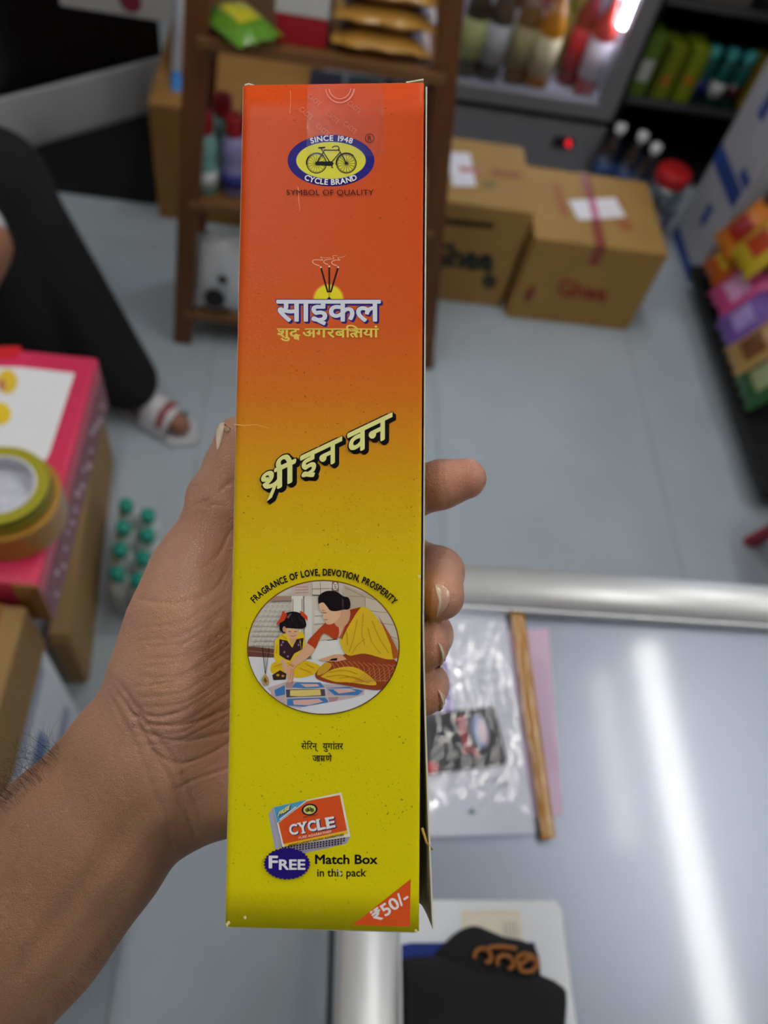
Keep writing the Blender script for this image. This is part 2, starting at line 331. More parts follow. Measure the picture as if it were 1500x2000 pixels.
def panel(name, grid, m, parent, thick=.0005):
    """grid[i][j] of local (x, y, z) -> thin card sheet"""
    g = np.array(grid, float); n, k = g.shape[:2]; P = np.array([bl(*q) for q in g.reshape(-1, 3)]); G = P.reshape(n, k, 3)
    du = np.gradient(G, axis=0); dv = np.gradient(G, axis=1); N = np.cross(du, dv); N /= np.linalg.norm(N, axis=2)[..., None]; B = (G-N*thick).reshape(-1, 3)
    V = np.concatenate([P, B]); o = n*k; Fc = []; fi = lambda i, j: i*k+j
    for i in range(n-1):
        for j in range(k-1): q = (fi(i, j), fi(i+1, j), fi(i+1, j+1), fi(i, j+1)); Fc.append(q); Fc.append(tuple(o+x for x in q[::-1]))
    rim = [fi(i, 0) for i in range(n)]+[fi(n-1, j) for j in range(1, k)]+[fi(i, k-1) for i in range(n-2, -1, -1)]+[fi(0, j) for j in range(k-2, 0, -1)]
    e0 = len(Fc)
    for a, b in zip(rim, rim[1:]+rim[:1]): Fc.append((a, o+a, o+b, b))
    ob = mesh(name, V, Fc, [m, m_kraft_in, m_edge], parent, True)
    mi = [0 if i % 2 == 0 else 1 for i in range(e0)]+[2]*(len(Fc)-e0); ob.data.polygons.foreach_set('material_index', mi)
    sm = [True]*e0+[False]*(len(Fc)-e0); ob.data.polygons.foreach_set('use_smooth', sm)
    at_ = ob.data.attributes.new('hgt', 'FLOAT', 'POINT'); at_.data.foreach_set('value', (b_uv(V)[1]/BH).astype(np.float32)); return ob
ys = np.linspace(0, BH, 24)
# front panel with softly rounded upright folds
xs = [0, .0004, .0010, .0018]+list(np.linspace(.004, BW-.003, 10))+[BW-.0012, BW-.0004, BW]
def foldz(x): return -.0009*max(0, 1-x/.0018)**2-.0005*max(0, 1-(BW-x)/.0012)**2
panel('front_panel', [[(x, y, foldz(x)) for y in ys] for x in xs], m_box, ib)
panel('left_panel', [[(-.0001, y, z) for y in ys] for z in np.linspace(-BD, -.0009, 5)], m_box, ib)
panel('back_panel', [[(x, y, -BD) for y in ys[::-1]] for x in np.linspace(0, BW, 5)], m_box, ib)
# right panel: glued at the back, loose along the front fold, swelling outwards towards the bottom
def swell(y): t = max(0, 1-y/.095); return .0011+.0036*t**1.3
panel('right_flap', [[(BW+swell(y)*s**.6, y-.002*s*0, -BD+s*(BD-.0022)) for y in ys] for s in np.linspace(0, 1, 7)][::-1], m_box, ib)
panel('lower_tuck_flap', [[(x, -.0006-.002*math.sin(math.pi*x/BW)*0, z) for z in np.linspace(-BD+.001, -.0006, 4)] for x in np.linspace(.0006, BW-.0006, 5)], m_box, ib)
panel('upper_tuck_flap', [[(x, BH+.0004, z) for z in np.linspace(-.0008, -BD, 4)] for x in np.linspace(.0006, BW-.0006, 5)], m_box, ib)
panel('dust_flap', [[(x, BH+.0008+.0006*math.sin(x*900), z) for z in np.linspace(-.001, -BD*.9, 4)] for x in np.linspace(.0003, .0048, 4)], m_edge, ib)
panel('dust_flap', [[(x, BH+.0012+.0010*(x-(BW-.006))/.006, z) for z in np.linspace(-.0012, -BD*.9, 4)] for x in np.linspace(BW-.006, BW-.0002, 4)], m_edge, ib)
V = []; Fc = []                                # torn card fibre at the loose lower right edge, and scuffs at the lower corners
v, f = tube_vf([bl(BW+.0008, .031, -.001), bl(BW+.0022, .0265, -.0015), bl(BW+.0040, .0235, -.004)], .0004, 5); mesh('torn_fibre', v, f, mat('torn_card', (196, 160, 70), rough=.9), ib, True)
# ------------------------------------------------ printing on the front
INK = (16, 12, 20); BLUE = (34, 24, 128); WHITE = (236, 234, 238); ORG = (226, 88, 36); YEL = (228, 222, 70)
def bike(A, c, s, col, w):
    k = lambda x, y: (c[0]+(x-647)*s, c[1]+(y-313)*s)
    for x in (618.4, 676.6):
        t = np.linspace(0, 2*math.pi, 28, endpoint=False); A.line([k(x+19*math.cos(a), 319.2+19*math.sin(a)) for a in t], w*1.0, col, True)
        if s > .8:
            A.line([k(x+16.8*math.cos(a), 319.2+16.8*math.sin(a)) for a in t], w*.4, col, True)
            for a in np.linspace(0, math.pi, 8, endpoint=False): A.line([k(x-17*math.cos(a), 319.2-17*math.sin(a)), k(x+17*math.cos(a), 319.2+17*math.sin(a))], w*.35, col)
            A.ell(k(x, 319.2), 3, 3, col, 14)
            A.line([k(x+20.4*math.cos(a), 319.2+20.4*math.sin(a)) for a in np.linspace(math.pi*.95, math.pi*1.75, 14)], w*.8, col)
    for P in (((627, 290), (646, 320)), ((632, 293.6), (663, 293.6)), ((665, 297), (647, 318)), ((661, 291), (676.6, 319.2)), ((633, 295), (618.4, 319.2)), ((618.4, 317), (648, 316.4)), ((618.4, 322), (648, 322.5))): A.line([k(*p) for p in P], w*1.05, col)
    A.poly([k(621, 288), (k(635, 286.6)), k(635.5, 289), k(629, 291), k(622, 290.5)], col)
    A.poly([k(618, 316.5), k(648, 315.5), k(652, 319), k(649, 324), k(643, 324), k(618, 322.5)], col)
    A.line([k(649, 322), k(648, 328), k(651, 328)], w, col); A.line([k(648.5, 289), k(652, 286.5), k(659, 286), k(662, 289), k(662, 293)], w, col, smooth=True)
def arc_text(A, s, c, rx, ry, a0, a1, h, col, bold=0, inside=False, cond=1.0):
    """letters one by one along an ellipse from angle a0 to a1 (degrees, 0 = right, clockwise as y runs down)"""
    adv = []; V0 = []
    for ch in s:
        g = glyphs(ch) if ch != ' ' else (np.zeros((0, 2)), []); w = (g[0][:, 0].max()-min(0, g[0][:, 0].min())) if len(g[0]) else .26; adv.append(w+.075); V0.append(g)
    t = np.linspace(math.radians(a0), math.radians(a1), 400); P = np.stack([c[0]+rx*np.cos(t), c[1]+ry*np.sin(t)], 1); L = np.concatenate([[0], np.cumsum(np.linalg.norm(np.diff(P, axis=0), axis=1))])
    tot = sum(adv)-.075; sc = L[-1]/tot; pos = 0
    for (V, F), w in zip(V0, adv):
        if len(V):
            m = pos+(w-.075)/2; l = m*sc; p = np.array([np.interp(l, L, P[:, 0]), np.interp(l, L, P[:, 1])]); q = np.array([np.interp(l+.5, L, P[:, 0]), np.interp(l+.5, L, P[:, 1])])-np.array([np.interp(l-.5, L, P[:, 0]), np.interp(l-.5, L, P[:, 1])])
            q /= np.linalg.norm(q); nrm = np.array([q[1], -q[0]])
            x = (V[:, 0]-(w-.075)/2)*sc; y = V[:, 1]/.70*h; A.fat(p+x[:, None]*q+y[:, None]*nrm, F, col, bold*sc)
        pos += w
A = Art()
A.ell((646.5, 313.6), 84.8, 50.4, BLUE, 72); A.ell((646.5, 313.4), 68.5, 36.8, (120, 140, 160), 64); A.ell((646.5, 313.4), 67.4, 35.8, YEL, 64)
bike(A, (647, 313), 1, INK, 1.9)
arc_text(A, 'SINCE 1948', (646.5, 313.6), 74.5, 38.3, 238.5, 303, 10.4, WHITE, .03)
arc_text(A, 'CYCLE BRAND', (646.5, 313.6), 82.5, 48.2, 130, 51.5, 10.6, WHITE, .03)
A.text('SYMBOL OF QUALITY', (560, 371.5, 730, 384.2), (60, 14, 20), 0)
t = np.linspace(0, 2*math.pi, 30, endpoint=False); A.line([(722.2+8.6*math.cos(a), 271.2+8.4*math.sin(a)) for a in t], 1.3, (60, 14, 20), True); A.text('R', (718.6, 266.6, 726, 276), (60, 14, 20), .01)
A.build('cycle_emblem', on_box, M_PRINT, ib, label='blue and yellow oval emblem with a bicycle')
A = Art()
for k, r in enumerate(np.linspace(1, .86, 6)):                                       # soft-edged rising sun
    c = np.array((228, 110, 40))*(1-k/5)+np.array((236, 220, 40))*(k/5); A.ell((641.5, 584), 31*r, 30.5*r, c, 30, math.pi, 2*math.pi)
for a, b in (((627, 523.5), (640.3, 571)), ((643.2, 522), (643.2, 571.5)), ((660, 523.5), (646, 571))):
    A.line([a, b], 3.4, (34, 8, 12)); d = np.array(a)-np.array(b); d = d/np.linalg.norm(d); A.line([a, np.array(a)+d*3.4], 3, (246, 214, 196))
for x in (-2.2, 0, 2.2): A.line([(643+x, 571), (643+x*.2, 582)], .7, (190, 150, 40))
A.poly([(638.5, 584.2), (643, 579.6), (647.5, 584.2)], INK)
SM = (246, 196, 172)
for P, w in (([(624, 519), (615, 516), (610.5, 511.5), (613, 508), (622, 507.5), (630, 508.5), (628, 505), (626, 502), (636, 504), (646, 503)], 1.6), ([(641, 517), (634, 514), (632.5, 510.5), (637, 507.5), (645, 506), (652, 505.5), (650.5, 502), (651, 499.5), (660, 500)], 1.6), ([(658, 519), (650, 516), (648, 512), (652, 509), (659, 508), (664, 508), (660, 505), (661, 503.4), (668, 502.5), (675, 499.6)], 1.6)): A.line(P, w, SM, smooth=True, w1=.5)
A.build('sunrise_mark', on_box, M_PRINT, ib, label='incense sticks over a yellow half sun')
A = Art()
for dx, dy, cc, bo in ((3.2, 3.2, (44, 30, 120), .035), (1.6, 1.6, (44, 30, 120), .035), (-.9, -.9, (44, 30, 120), .03), (0, 0, (220, 224, 236), .022)): A.text('साइकल', (541+dx, 587+dy, 742.4+dx, 634+dy), cc, bo, ref=.02)
A.line([(541, 590.2), (742, 590.2)], 6.0, (220, 224, 236))
YT = (236, 208, 92)
def hin(A, parts, x0, x1, yh, yb, col, bold, shear=None):
    """glyph by glyph: (text, left, right) in font units laid out, scaled so that the head line is yh and the foot line yb"""
    run = []; pos = 0
    for it in parts:
        s, adv, dx, dy, sc = (it+(0, 0, 1))[:5] if len(it) == 2 else it
        V, F = glyphs(s)
        if len(V): run.append((V*sc+np.array([pos+dx, dy]), F))
        pos += adv
    a = (x1-x0)/pos; b = (yb-yh)/.622
    for V, F in run:
        P = np.stack([x0+V[:, 0]*a, yb-V[:, 1]*b], 1)
        A.fat(P, F, col, np.array((bold*a, bold*b)), shear)
W_ = lambda s: (glyphs(s)[0][:, 0].max())
hin(A, [('शु', .70), ('द', .10, 0, 0, 1), ('ध', .40, .10, -.20, .60), (' ', .22), ('अ', .77), ('ग', .62), ('र', .44), ('ब', .58), ('ि', .25), ('त', .18, .0, 0, .8), ('त', .56), ('य', .59), ('ां', .26)], 541, 739, 642.5, 659, YT, .022)
A.line([(541, 643), (577, 643)], 2.2, YT); A.line([(596, 643), (672, 643)], 2.2, YT); A.line([(686, 643), (739, 643)], 2.2, YT)
A.build('title_lettering', on_box, M_PRINT, ib, label='white and yellow Devanagari lettering')
A = Art()
yh0 = lambda x: 893-.477*(x-587)
CR = (236, 234, 150)
def slant(dx=0, dy=0): return lambda x, y: (x+dx, yh0(x)+y+dy)
def three(dx, dy, col, bold):
    hin(A, [('थ', .656), ('ी', .27)], 509, 577, 0, 40, col, bold, slant(dx, dy)); hin(A, [('इ', .56), ('न', .706)], 588, 668, 0, 42, col, bold, slant(dx, dy)); hin(A, [('व', .60), ('न', .706)], 680, 766, 0, 43, col, bold, slant(dx, dy))
    g = bold*28
    A.poly([slant(dx, dy)(*p) for p in ((536-g, 30-g), (544+g, 27-g), (531+g, 52+g), (522-g, 55+g))], col)
    for a, b in ((544, 577), (588, 668), (680, 766)): A.poly([slant(dx, dy)(*p) for p in ((a-g, -1-g), (b+g, -1-g), (b+g, 7+g), (a-g, 7+g))], col)
for d in (6, 4.5, 3, 1.5): three(d, d*.85, (14, 12, 16), .06)
three(0, 0, (14, 12, 16), .065); three(0, 0, CR, .026)
A.build('slanted_lettering', on_box, M_PRINT, ib, label='slanted pale yellow Devanagari lettering with black shadow')
A = Art()
arc_text(A, 'FRAGRANCE OF LOVE, DEVOTION, PROSPERITY', (631.6, 1264), 169.5, 140.3, 217.5, 323.5, 12.8, INK, .04)
A.build('arched_lettering', on_box, M_PRINT, ib); A = Art()
hin(A, [('से', .70), ('ि', .26), ('र', .44), ('न्', .70)], 588.5, 621, 1452, 1463.4, INK, .014)
hin(A, [('यु', .59), ('ग', .62), ('ां', .26), ('त', .56), ('र', .44)], 630.5, 670.6, 1452, 1463.4, INK, .014)
hin(A, [('ज', .66), ('ा', .26), ('ग', .62), ('णे', .68)], 610.4, 647.3, 1475.6, 1487, INK, .012); A.line([(631.5, 1481.5), (627.5, 1486.5)], 1.6, INK)
A.build('small_black_lettering', on_box, M_PRINT, ib); A = Art()
A.text('Match Box', (615.2, 1669, 737.5, 1688), INK, .03); A.text('in this pack', (619.6, 1696.5, 715, 1717), INK, .018)
for P in (((655, 1697), (657, 1700), (655.5, 1704)), ((661, 1704), (665, 1702), (668, 1708), (664, 1712))): A.poly(P, (220, 214, 170))
A.build('black_lettering', on_box, M_PRINT, ib)
# price corner
A = Art(); A.poly([(688, 1806.5), (802.2, 1716.8), (800.4, 1810)], ORG)
ca, sa = math.cos(-.60), math.sin(-.60)
A.text('₹50/-', (0, -26, 80, 0), WHITE, .022, lambda x, y: (736+x*ca-y*sa, 1803+x*sa+y*ca)); A.build('price_corner', on_box, M_PRINT, ib, label='orange corner with white price 50')
# free match box picture
A = Art((500, 1540), 5.769)
A.poly([(140, 290), (195, 208), (300, 655), (215, 690)], (172, 172, 190)); A.poly([(300, 655), (1066, 540), (1020, 622), (560, 728), (330, 720)], (168, 160, 178))
for j in range(3):
    for i in range(22):
        x = 300+j*16+i*33+(j % 2)*16; y = 668-(x-300)*.152+j*24
        if x < 1030-j*20: A.ell((x, y), 11, 10, (40, 26, 52), 10)
A.poly([(195, 208), (962, 42), (1066, 540), (300, 655)], (232, 230, 214)); A.poly([(255, 385), (575, 140), (945, 70), (1027, 470), (310, 622)], ORG)
A.poly([(200, 210), (575, 124), (240, 388)], (86, 166, 212)); A.poly([(310, 622), (1027, 472), (1036, 508), (330, 652)], (240, 196, 40))
A.ell((605, 236), 90, 66, (28, 16, 60), 40, rot=-.15); A.ell((605, 236), 70, 50, (222, 222, 120), 40, rot=-.15); bike(A, (605, 236), .98, (50, 40, 20), 1.0)
sl = lambda ox, oy, m=-.19: (lambda x, y: (ox+x+(-y)*.18*0-y*-.0, oy+y+x*m))
def slab(dx, dy, col, bo):
    Wd = 520/5.0
    for i, ch in enumerate('CYCLE'):
        x0 = 390+i*104+dx; yb = 520-i*19.5+dy; w = 86 if ch != 'L' else 80
        A.text(ch, (x0, yb-112, x0+w, yb), col, bo, lambda x, y, x0=x0, yb=yb: (x+(yb-y)*-.16, y-(x-x0)*.19), ref=.02)
        for sx, sy in {'Y': ((43, 0), (10, -112), (76, -112)), 'L': ((16, 0), (16, -112), (68, -6)), 'E': ((10, 0), (10, -112)), 'C': ()}.get(ch, ()):
            cx = x0+sx; cy = yb+sy; A.poly([(a+(yb-b)*-.16, b-(a-x0)*.19) for a, b in ((cx-22, cy-8+16*(sy < -50)*0), (cx+22, cy-8), (cx+22, cy+8), (cx-22, cy+8))], col)
slab(9, 7, (40, 30, 110), .05); slab(0, 0, (236, 238, 244), .035)
A.text('PURE AGARBATHIES', (0, -30, 368, 0), (246, 214, 196), .02, lambda x, y: (482+x-y*.1, 566+y-x*.205))
A.text('INDIA\'S LARGEST SELLING AGARBATHIES', (0, -25, 620, 0), (70, 44, 10), .03, lambda x, y: (370+x-y*.1, 648+y-x*.200))
A.text('SYMBOL OF QUALITY', (0, -15, 165, 0), (70, 20, 20), .03, lambda x, y: (535+x, 326+y-x*.2))
for dx, dy, cc, bo in ((5, 5, (20, 20, 20), .08), (0, 0, (238, 232, 150), .05)): A.text('FREE', (0, -60, 150, 0), cc, bo, lambda x, y, dx=dx, dy=dy: (250+dx+x*.86-y*.25, 312+dy+y*.95-x*.56))
A.line([(270, 345), (455, 200)], 2.2, WHITE)
P = []
for i in range(64): a = 2*math.pi*i/64; r = 1 if i % 2 else .93; P.append((352+265*r*math.cos(a), 838+182*r*math.sin(a)))
A.poly(P, (38, 22, 122)); A.text('F', (147, 748, 252, 892), (240, 238, 246), .03); A.text('REE', (262, 790, 560, 908), (240, 238, 246), .03)
A.build('match_box_picture', on_box, M_PRINT, ib, label='picture of a small orange match box with a blue star badge')
# oval picture: a woman and a girl drawing a floor pattern
A = Art((430, 1080), 3.571)
t = np.linspace(0, 2*math.pi, 72, endpoint=False); A.ell((720, 657.5), 533, 470, (128, 86, 34), 72)
E_ = np.stack([720+524*np.cos(t), 657.5+461*np.sin(t)], 1); A.clip = A.px(E_)
A.poly(E_, (208, 202, 188)); A.poly([(180, 335), (500, 335), (500, 660), (180, 660)], (198, 192, 182))
for j in range(9):
    for i in range(9):
        x, y = 225+i*34+(j % 2)*17, 365+j*34; A.ell((x, y), 14, 12, (214, 210, 202), 10); A.ell((x+3, y+3), 11, 9, (190, 184, 174), 10)
A.poly([(330, 300), (500, 300), (500, 330), (330, 338)], (168, 138, 122)); A.poly([(500, 215), (640, 190), (640, 300), (500, 300)], (206, 184, 172))
for y in (235, 255, 275): A.poly([(525, y), (615, y-3), (615, y+4), (525, y+7)], (178, 148, 136))
A.poly([(500, 300), (580, 300), (580, 640), (500, 640)], (226, 224, 216)); A.poly([(505, 320), (512, 320), (512, 640), (505, 640)], (170, 148, 136)); A.poly([(568, 320), (575, 320), (575, 640), (568, 640)], (170, 148, 136))
A.poly([(590, 300), (645, 300), (650, 720), (594, 720)], (218, 216, 210)); A.poly([(640, 210), (780, 195), (780, 290), (640, 290)], (214, 208, 196)); A.poly([(640, 215), (646, 215), (652, 720), (646, 720)], (176, 160, 150))
A.poly([(640, 300), (1000, 300), (1000, 700), (650, 700)], (210, 202, 186)); A.poly([(660, 400), (760, 395), (760, 480), (660, 488)], (220, 216, 206)); A.poly([(655, 495), (760, 488), (760, 494), (655, 502)], (164, 148, 138))
A.poly([(780, 190), (825, 190), (825, 265), (785, 265)], (150, 112, 92)); A.ell((804, 232), 17, 27, (232, 230, 220), 18)
for x, y in ((798, 218), (808, 220), (798, 232), (809, 234), (799, 245), (809, 246)): A.ell((x, y), 4, 5, (90, 80, 60), 8)
A.poly([(860, 220), (1260, 380), (1260, 700), (1000, 600), (900, 400)], (190, 176, 152)); A.poly([(1010, 300), (1150, 350), (1250, 520), (1250, 640), (1180, 560), (1010, 400)], (204, 194, 176))
for P in (((1010, 305), (1160, 350)), ((1015, 400), (1200, 420)), ((1080, 480), (1230, 505)), ((1130, 560), (1245, 600)), ((870, 240), (1000, 300)), ((900, 300), (1010, 305)), ((1010, 305), (1015, 400)), ((660, 440), (760, 434)), ((656, 560), (745, 545)), ((655, 620), (740, 605)), ((700, 205), (702, 290)), ((645, 250), (780, 246)), ((1150, 350), (1210, 470))): A.line(P, 1.2, (156, 132, 114))
A.poly([(180, 648), (385, 668), (385, 742), (180, 722)], (112, 72, 58)); A.poly([(180, 676), (385, 698), (385, 704), (180, 682)], (150, 110, 96))
A.poly([(180, 720), (640, 742), (660, 690), (1260, 690), (1260, 1150), (180, 1150)], (220, 220, 226)); A.poly([(640, 620), (880, 590), (900, 700), (640, 740)], (224, 224, 222))
A.poly([(745, 606), (820, 598), (820, 603), (745, 611)], (40, 34, 34))
# floor pattern
for P, c in ((((330, 940), (480, 890), (1010, 935), (1005, 985), (640, 1095), (430, 1060)), (196, 176, 182)), (((380, 955), (460, 915), (455, 985), (390, 1000)), (64, 124, 190)), (((450, 905), (520, 895), (500, 945), (455, 940)), (180, 140, 140)), (((530, 900), (700, 900), (730, 935), (610, 945), (500, 935)), (72, 128, 192)), (((560, 912), (680, 912), (695, 928), (600, 934)), (222, 180, 168)), (((740, 940), (900, 930), (1000, 960), (960, 990), (800, 990)), (70, 124, 190)), (((790, 950), (900, 944), (950, 962), (830, 978)), (220, 178, 170)), (((460, 950), (730, 945), (735, 995), (465, 1005)), (78, 76, 84)), (((490, 955), (700, 950), (705, 990), (560, 998), (490, 995)), (224, 204, 120)), (((470, 1015), (730, 1005), (770, 1040), (640, 1075), (470, 1060)), (70, 126, 192)), (((510, 1025), (690, 1015), (720, 1035), (620, 1060), (515, 1056)), (220, 176, 168)), (((745, 1005), (830, 1000), (810, 1035), (770, 1040)), (176, 140, 140)), (((360, 965), (395, 1000), (440, 1050), (400, 1040), (350, 1000)), (206, 166, 164)), (((560, 1075), (900, 1015), (1010, 985), (1120, 960), (1000, 1100), (640, 1130)), (222, 222, 228))): A.poly(P, c)
for P in (((455, 900), (462, 1065)), ((735, 935), (760, 1045)), ((455, 945), (1000, 945)), ((460, 1008), (830, 998))): A.line(P, 1.2, (214, 206, 200))
# girl
A.poly([(362, 770), (430, 740), (560, 740), (690, 780), (688, 830), (560, 868), (470, 850), (375, 840), (352, 810)], (226, 186, 34), smooth=True)
A.poly([(385, 610), (440, 565), (560, 548), (592, 600), (580, 740), (480, 760), (385, 745)], (228, 194, 36), smooth=True)
A.poly([(415, 600), (470, 610), (505, 660), (535, 600), (585, 590), (575, 670), (520, 700), (490, 750), (460, 740), (415, 710)], (60, 34, 44)); A.poly([(480, 575), (540, 575), (515, 640), (498, 640)], (214, 164, 120))
for x, y in ((430, 640), (450, 690), (475, 720), (550, 640), (440, 620), (560, 620)): A.ell((x, y), 7, 8, (150, 130, 150), 8)
A.ell((505, 540), 47, 58, (224, 178, 140), 28); A.poly([(415, 510), (430, 440), (500, 408), (570, 425), (602, 490), (590, 520), (540, 528), (460, 524), (450, 555), (420, 540)], (26, 20, 26), smooth=True)
A.poly([(465, 450), (485, 425), (500, 420), (480, 455)], (120, 90, 84)); A.ell((450, 530), 12, 20, (206, 150, 116), 12)
A.poly([(390, 500), (420, 455), (440, 400), (470, 430), (450, 470), (415, 490)], (206, 70, 30)); A.poly([(555, 400), (580, 412), (610, 440), (612, 470), (590, 455), (565, 430)], (206, 70, 30))
for x in (487, 527): A.line([(x-9, 545), (x, 549), (x+9, 544)], 1.1, (60, 34, 30))
A.line([(492, 575), (512, 582), (532, 570)], 1.2, (176, 80, 70)); A.line([(508, 556), (510, 563)], .8, (170, 110, 80))
A.poly([(420, 745), (455, 740), (480, 800), (500, 850), (480, 870), (445, 820)], (222, 176, 138), smooth=True); A.poly([(365, 850), (420, 815), (465, 840), (460, 880), (375, 884)], (60, 40, 34)); A.ell((405, 850), 12, 9, (196, 150, 50), 10); A.ell((440, 855), 10, 8, (196, 150, 50), 10)
# woman
A.poly([(880, 700), (1010, 690), (1215, 740), (1235, 850), (1130, 950), (900, 925), (670, 870), (740, 760)], (150, 66, 34), smooth=True)
for i in range(14): x = 760+i*34; A.line([(x, 740+i*3), (x+40, 800), (x+52, 900)], .9, (206, 140, 96), smooth=True)
A.poly([(700, 860), (800, 805), (940, 795), (1060, 870), (1080, 920), (900, 900), (800, 895)], (226, 184, 40), smooth=True); A.poly([(690, 800), (740, 760), (780, 780), (740, 830), (680, 850)], (206, 160, 44), smooth=True)
A.poly([(680, 745), (800, 705), (850, 705), (885, 740), (820, 755), (700, 752)], (216, 166, 130)); A.poly([(780, 735), (820, 730), (815, 748), (760, 750)], (40, 30, 30))
A.poly([(830, 400), (930, 380), (900, 470), (850, 600), (800, 560), (760, 500), (740, 480)], (220, 172, 138))
A.poly([(740, 480), (815, 490), (830, 560), (800, 600), (720, 560), (660, 670), (610, 625), (670, 550)], (186, 68, 30), smooth=True)
A.poly([(612, 628), (660, 672), (600, 740), (520, 800), (515, 870), (485, 905), (470, 850), (490, 770), (560, 690)], (222, 174, 138), smooth=True)
for P in (((500, 800), (490, 880)), ((510, 810), (505, 890))): A.line(P, .8, (176, 120, 90))
A.line([(492, 768), (522, 785)], 1.6, (196, 150, 60)); A.line([(486, 776), (516, 792)], 1.2, (170, 60, 40))
A.poly([(905, 400), (990, 375), (1060, 410), (1150, 540), (1215, 650), (1240, 720), (1170, 740), (1010, 700), (890, 710), (835, 610), (870, 520)], (226, 188, 40), smooth=True)
A.poly([(905, 395), (985, 375), (950, 420), (890, 520), (850, 600), (835, 590), (870, 500), (900, 440)], (160, 58, 26)); A.poly([(1100, 430), (1180, 560), (1240, 680), (1246, 730), (1205, 735), (1190, 640), (1140, 520)], (176, 92, 40)); A.line([(905, 410), (860, 540), (842, 600)], 1, (214, 150, 90))
for P in (((1000, 420), (990, 560), (1010, 640)), ((960, 460), (930, 600), (900, 690)), ((1060, 470), (1110, 590), (1180, 700)), ((1010, 600), (960, 640), (920, 700)), ((1030, 520), (1060, 620), (1120, 700))): A.line(P, 1.3, (186, 142, 30), smooth=True)
A.poly([(805, 395), (900, 390), (900, 470), (850, 520), (800, 490)], (216, 166, 132), smooth=True)
A.poly([(690, 350), (740, 330), (830, 390), (835, 440), (790, 490), (748, 495), (730, 470), (716, 450), (722, 420), (700, 400)], (232, 186, 150), smooth=True)
A.poly([(686, 355), (690, 300), (740, 266), (810, 268), (860, 300), (895, 310), (910, 350), (900, 390), (860, 395), (810, 405), (770, 400), (745, 370), (720, 345)], (24, 16, 20), smooth=True); A.poly([(850, 305), (862, 330), (862, 390), (855, 390), (850, 340)], (70, 50, 54))
A.line([(718, 412), (732, 418), (744, 414)], 1.2, (50, 30, 30)); A.line([(712, 398), (730, 400)], .8, (60, 36, 34)); A.line([(728, 462), (742, 466), (752, 460)], 1.3, (170, 60, 54)); A.ell((822, 418), 6, 9, (226, 190, 80), 10)
A.line([(850, 600), (880, 540), (890, 640)], .8, (120, 80, 30), smooth=True)
for i in range(10): x = 900+i*26; A.line([(x, 905-i*2), (x+60, 880), (x+150, 800)], .8, (204, 132, 84), smooth=True)
for P in (((760, 830), (860, 815), (960, 840)), ((740, 860), (860, 850), (1000, 890)), ((830, 870), (930, 862), (1040, 905))): A.line(P, 1.1, (190, 146, 30), smooth=True)
for P in (((400, 640), (396, 700)), ((600, 770), (660, 800)), ((560, 800), (640, 830)), ((380, 790), (440, 770)), ((560, 600), (570, 680)), ((470, 600), (430, 570))): A.line(P, 1.1, (186, 146, 26))
for x, y in rng.uniform((900, 440), (1150, 690), (60, 2)): A.ell((x, y), 3, 3, (206, 166, 36), 6)
for x, y in rng.uniform((480, 425), (580, 500), (10, 2)): A.line([(x, y), (x+14, y+26)], .5, (70, 56, 60))
# incense stand
A.line([(298, 650), (318, 840)], 1, (40, 24, 24)); A.line([(345, 655), (320, 840)], 1, (40, 24, 24)); A.line([(322, 650), (319, 840)], .6, (90, 60, 50))
A.poly([(292, 880), (300, 862), (318, 840), (338, 862), (345, 885), (335, 918), (304, 918)], (180, 150, 96)); A.poly([(306, 885), (318, 862), (334, 890), (322, 905)], (110, 84, 44))
A.clip = None; A.build('oval_picture', on_box, M_PRINT, ib, label='oval picture of a woman and a girl drawing a floor pattern')
# clear tape seal at the top, with its own pale print
ms = film('clear_tape', .035, rough=.10)
_g = [[bl(BW*x, BH-.0002-y*.026*(1-.25*abs(x-.55)), .00042+.00010*math.sin(x*70+y*9)) for y in np.linspace(0, 1, 6)] for x in np.linspace(.36, .78, 12)]
mesh('clear_seal', [q for r in _g for q in r], [(i*6+j, i*6+j+1, (i+1)*6+j+1, (i+1)*6+j) for i in range(11) for j in range(5)], ms, ib, True)
A = Art(base=2.0e-4, step=1e-6); PK = (240, 128, 92)
for x, y in ((606, 182), (642, 216), (622, 240), (684, 196), (676, 236), (590, 208)):
    A.text('CYCLE', (0, -10, 30, 0), (240, 134, 96), 0, lambda a, b, x=x, y=y: (x+a*.76+b*.62, y+a*.66-b*.76))
t = np.linspace(.15, math.pi*.95, 24)
for r in (26, 20): A.line([(664+r*math.cos(a)*1.08, 170+r*math.sin(a)*1.2) for a in t], 3.4 if r > 22 else 2, (244, 150, 126), w1=1.5)
A.build('seal_lettering', on_box, M_PRINT, ib)
A = Art()                                       # creases and scuffs in the card
for P, w in (([(457, 829), (478, 831), (500, 829), (526, 837)], 1.6), ([(567, 177), (568, 190), (567, 208), (566, 222)], 1.0), ([(582, 365), (584, 395), (586, 412)], .9)): A.line(P, w, (240, 190, 130), w1=.3)
for x, y in ((443, 1806), (446, 1802), (812, 1818), (478, 1792), (660, 1700), (818, 1126)): A.poly([(x-3, y-2), (x+2, y-4), (x+4, y+1), (x, y+4)], (226, 216, 160))
tag(A.build('card_scuffs', on_box, M_PRINT, ib), kind='stuff')
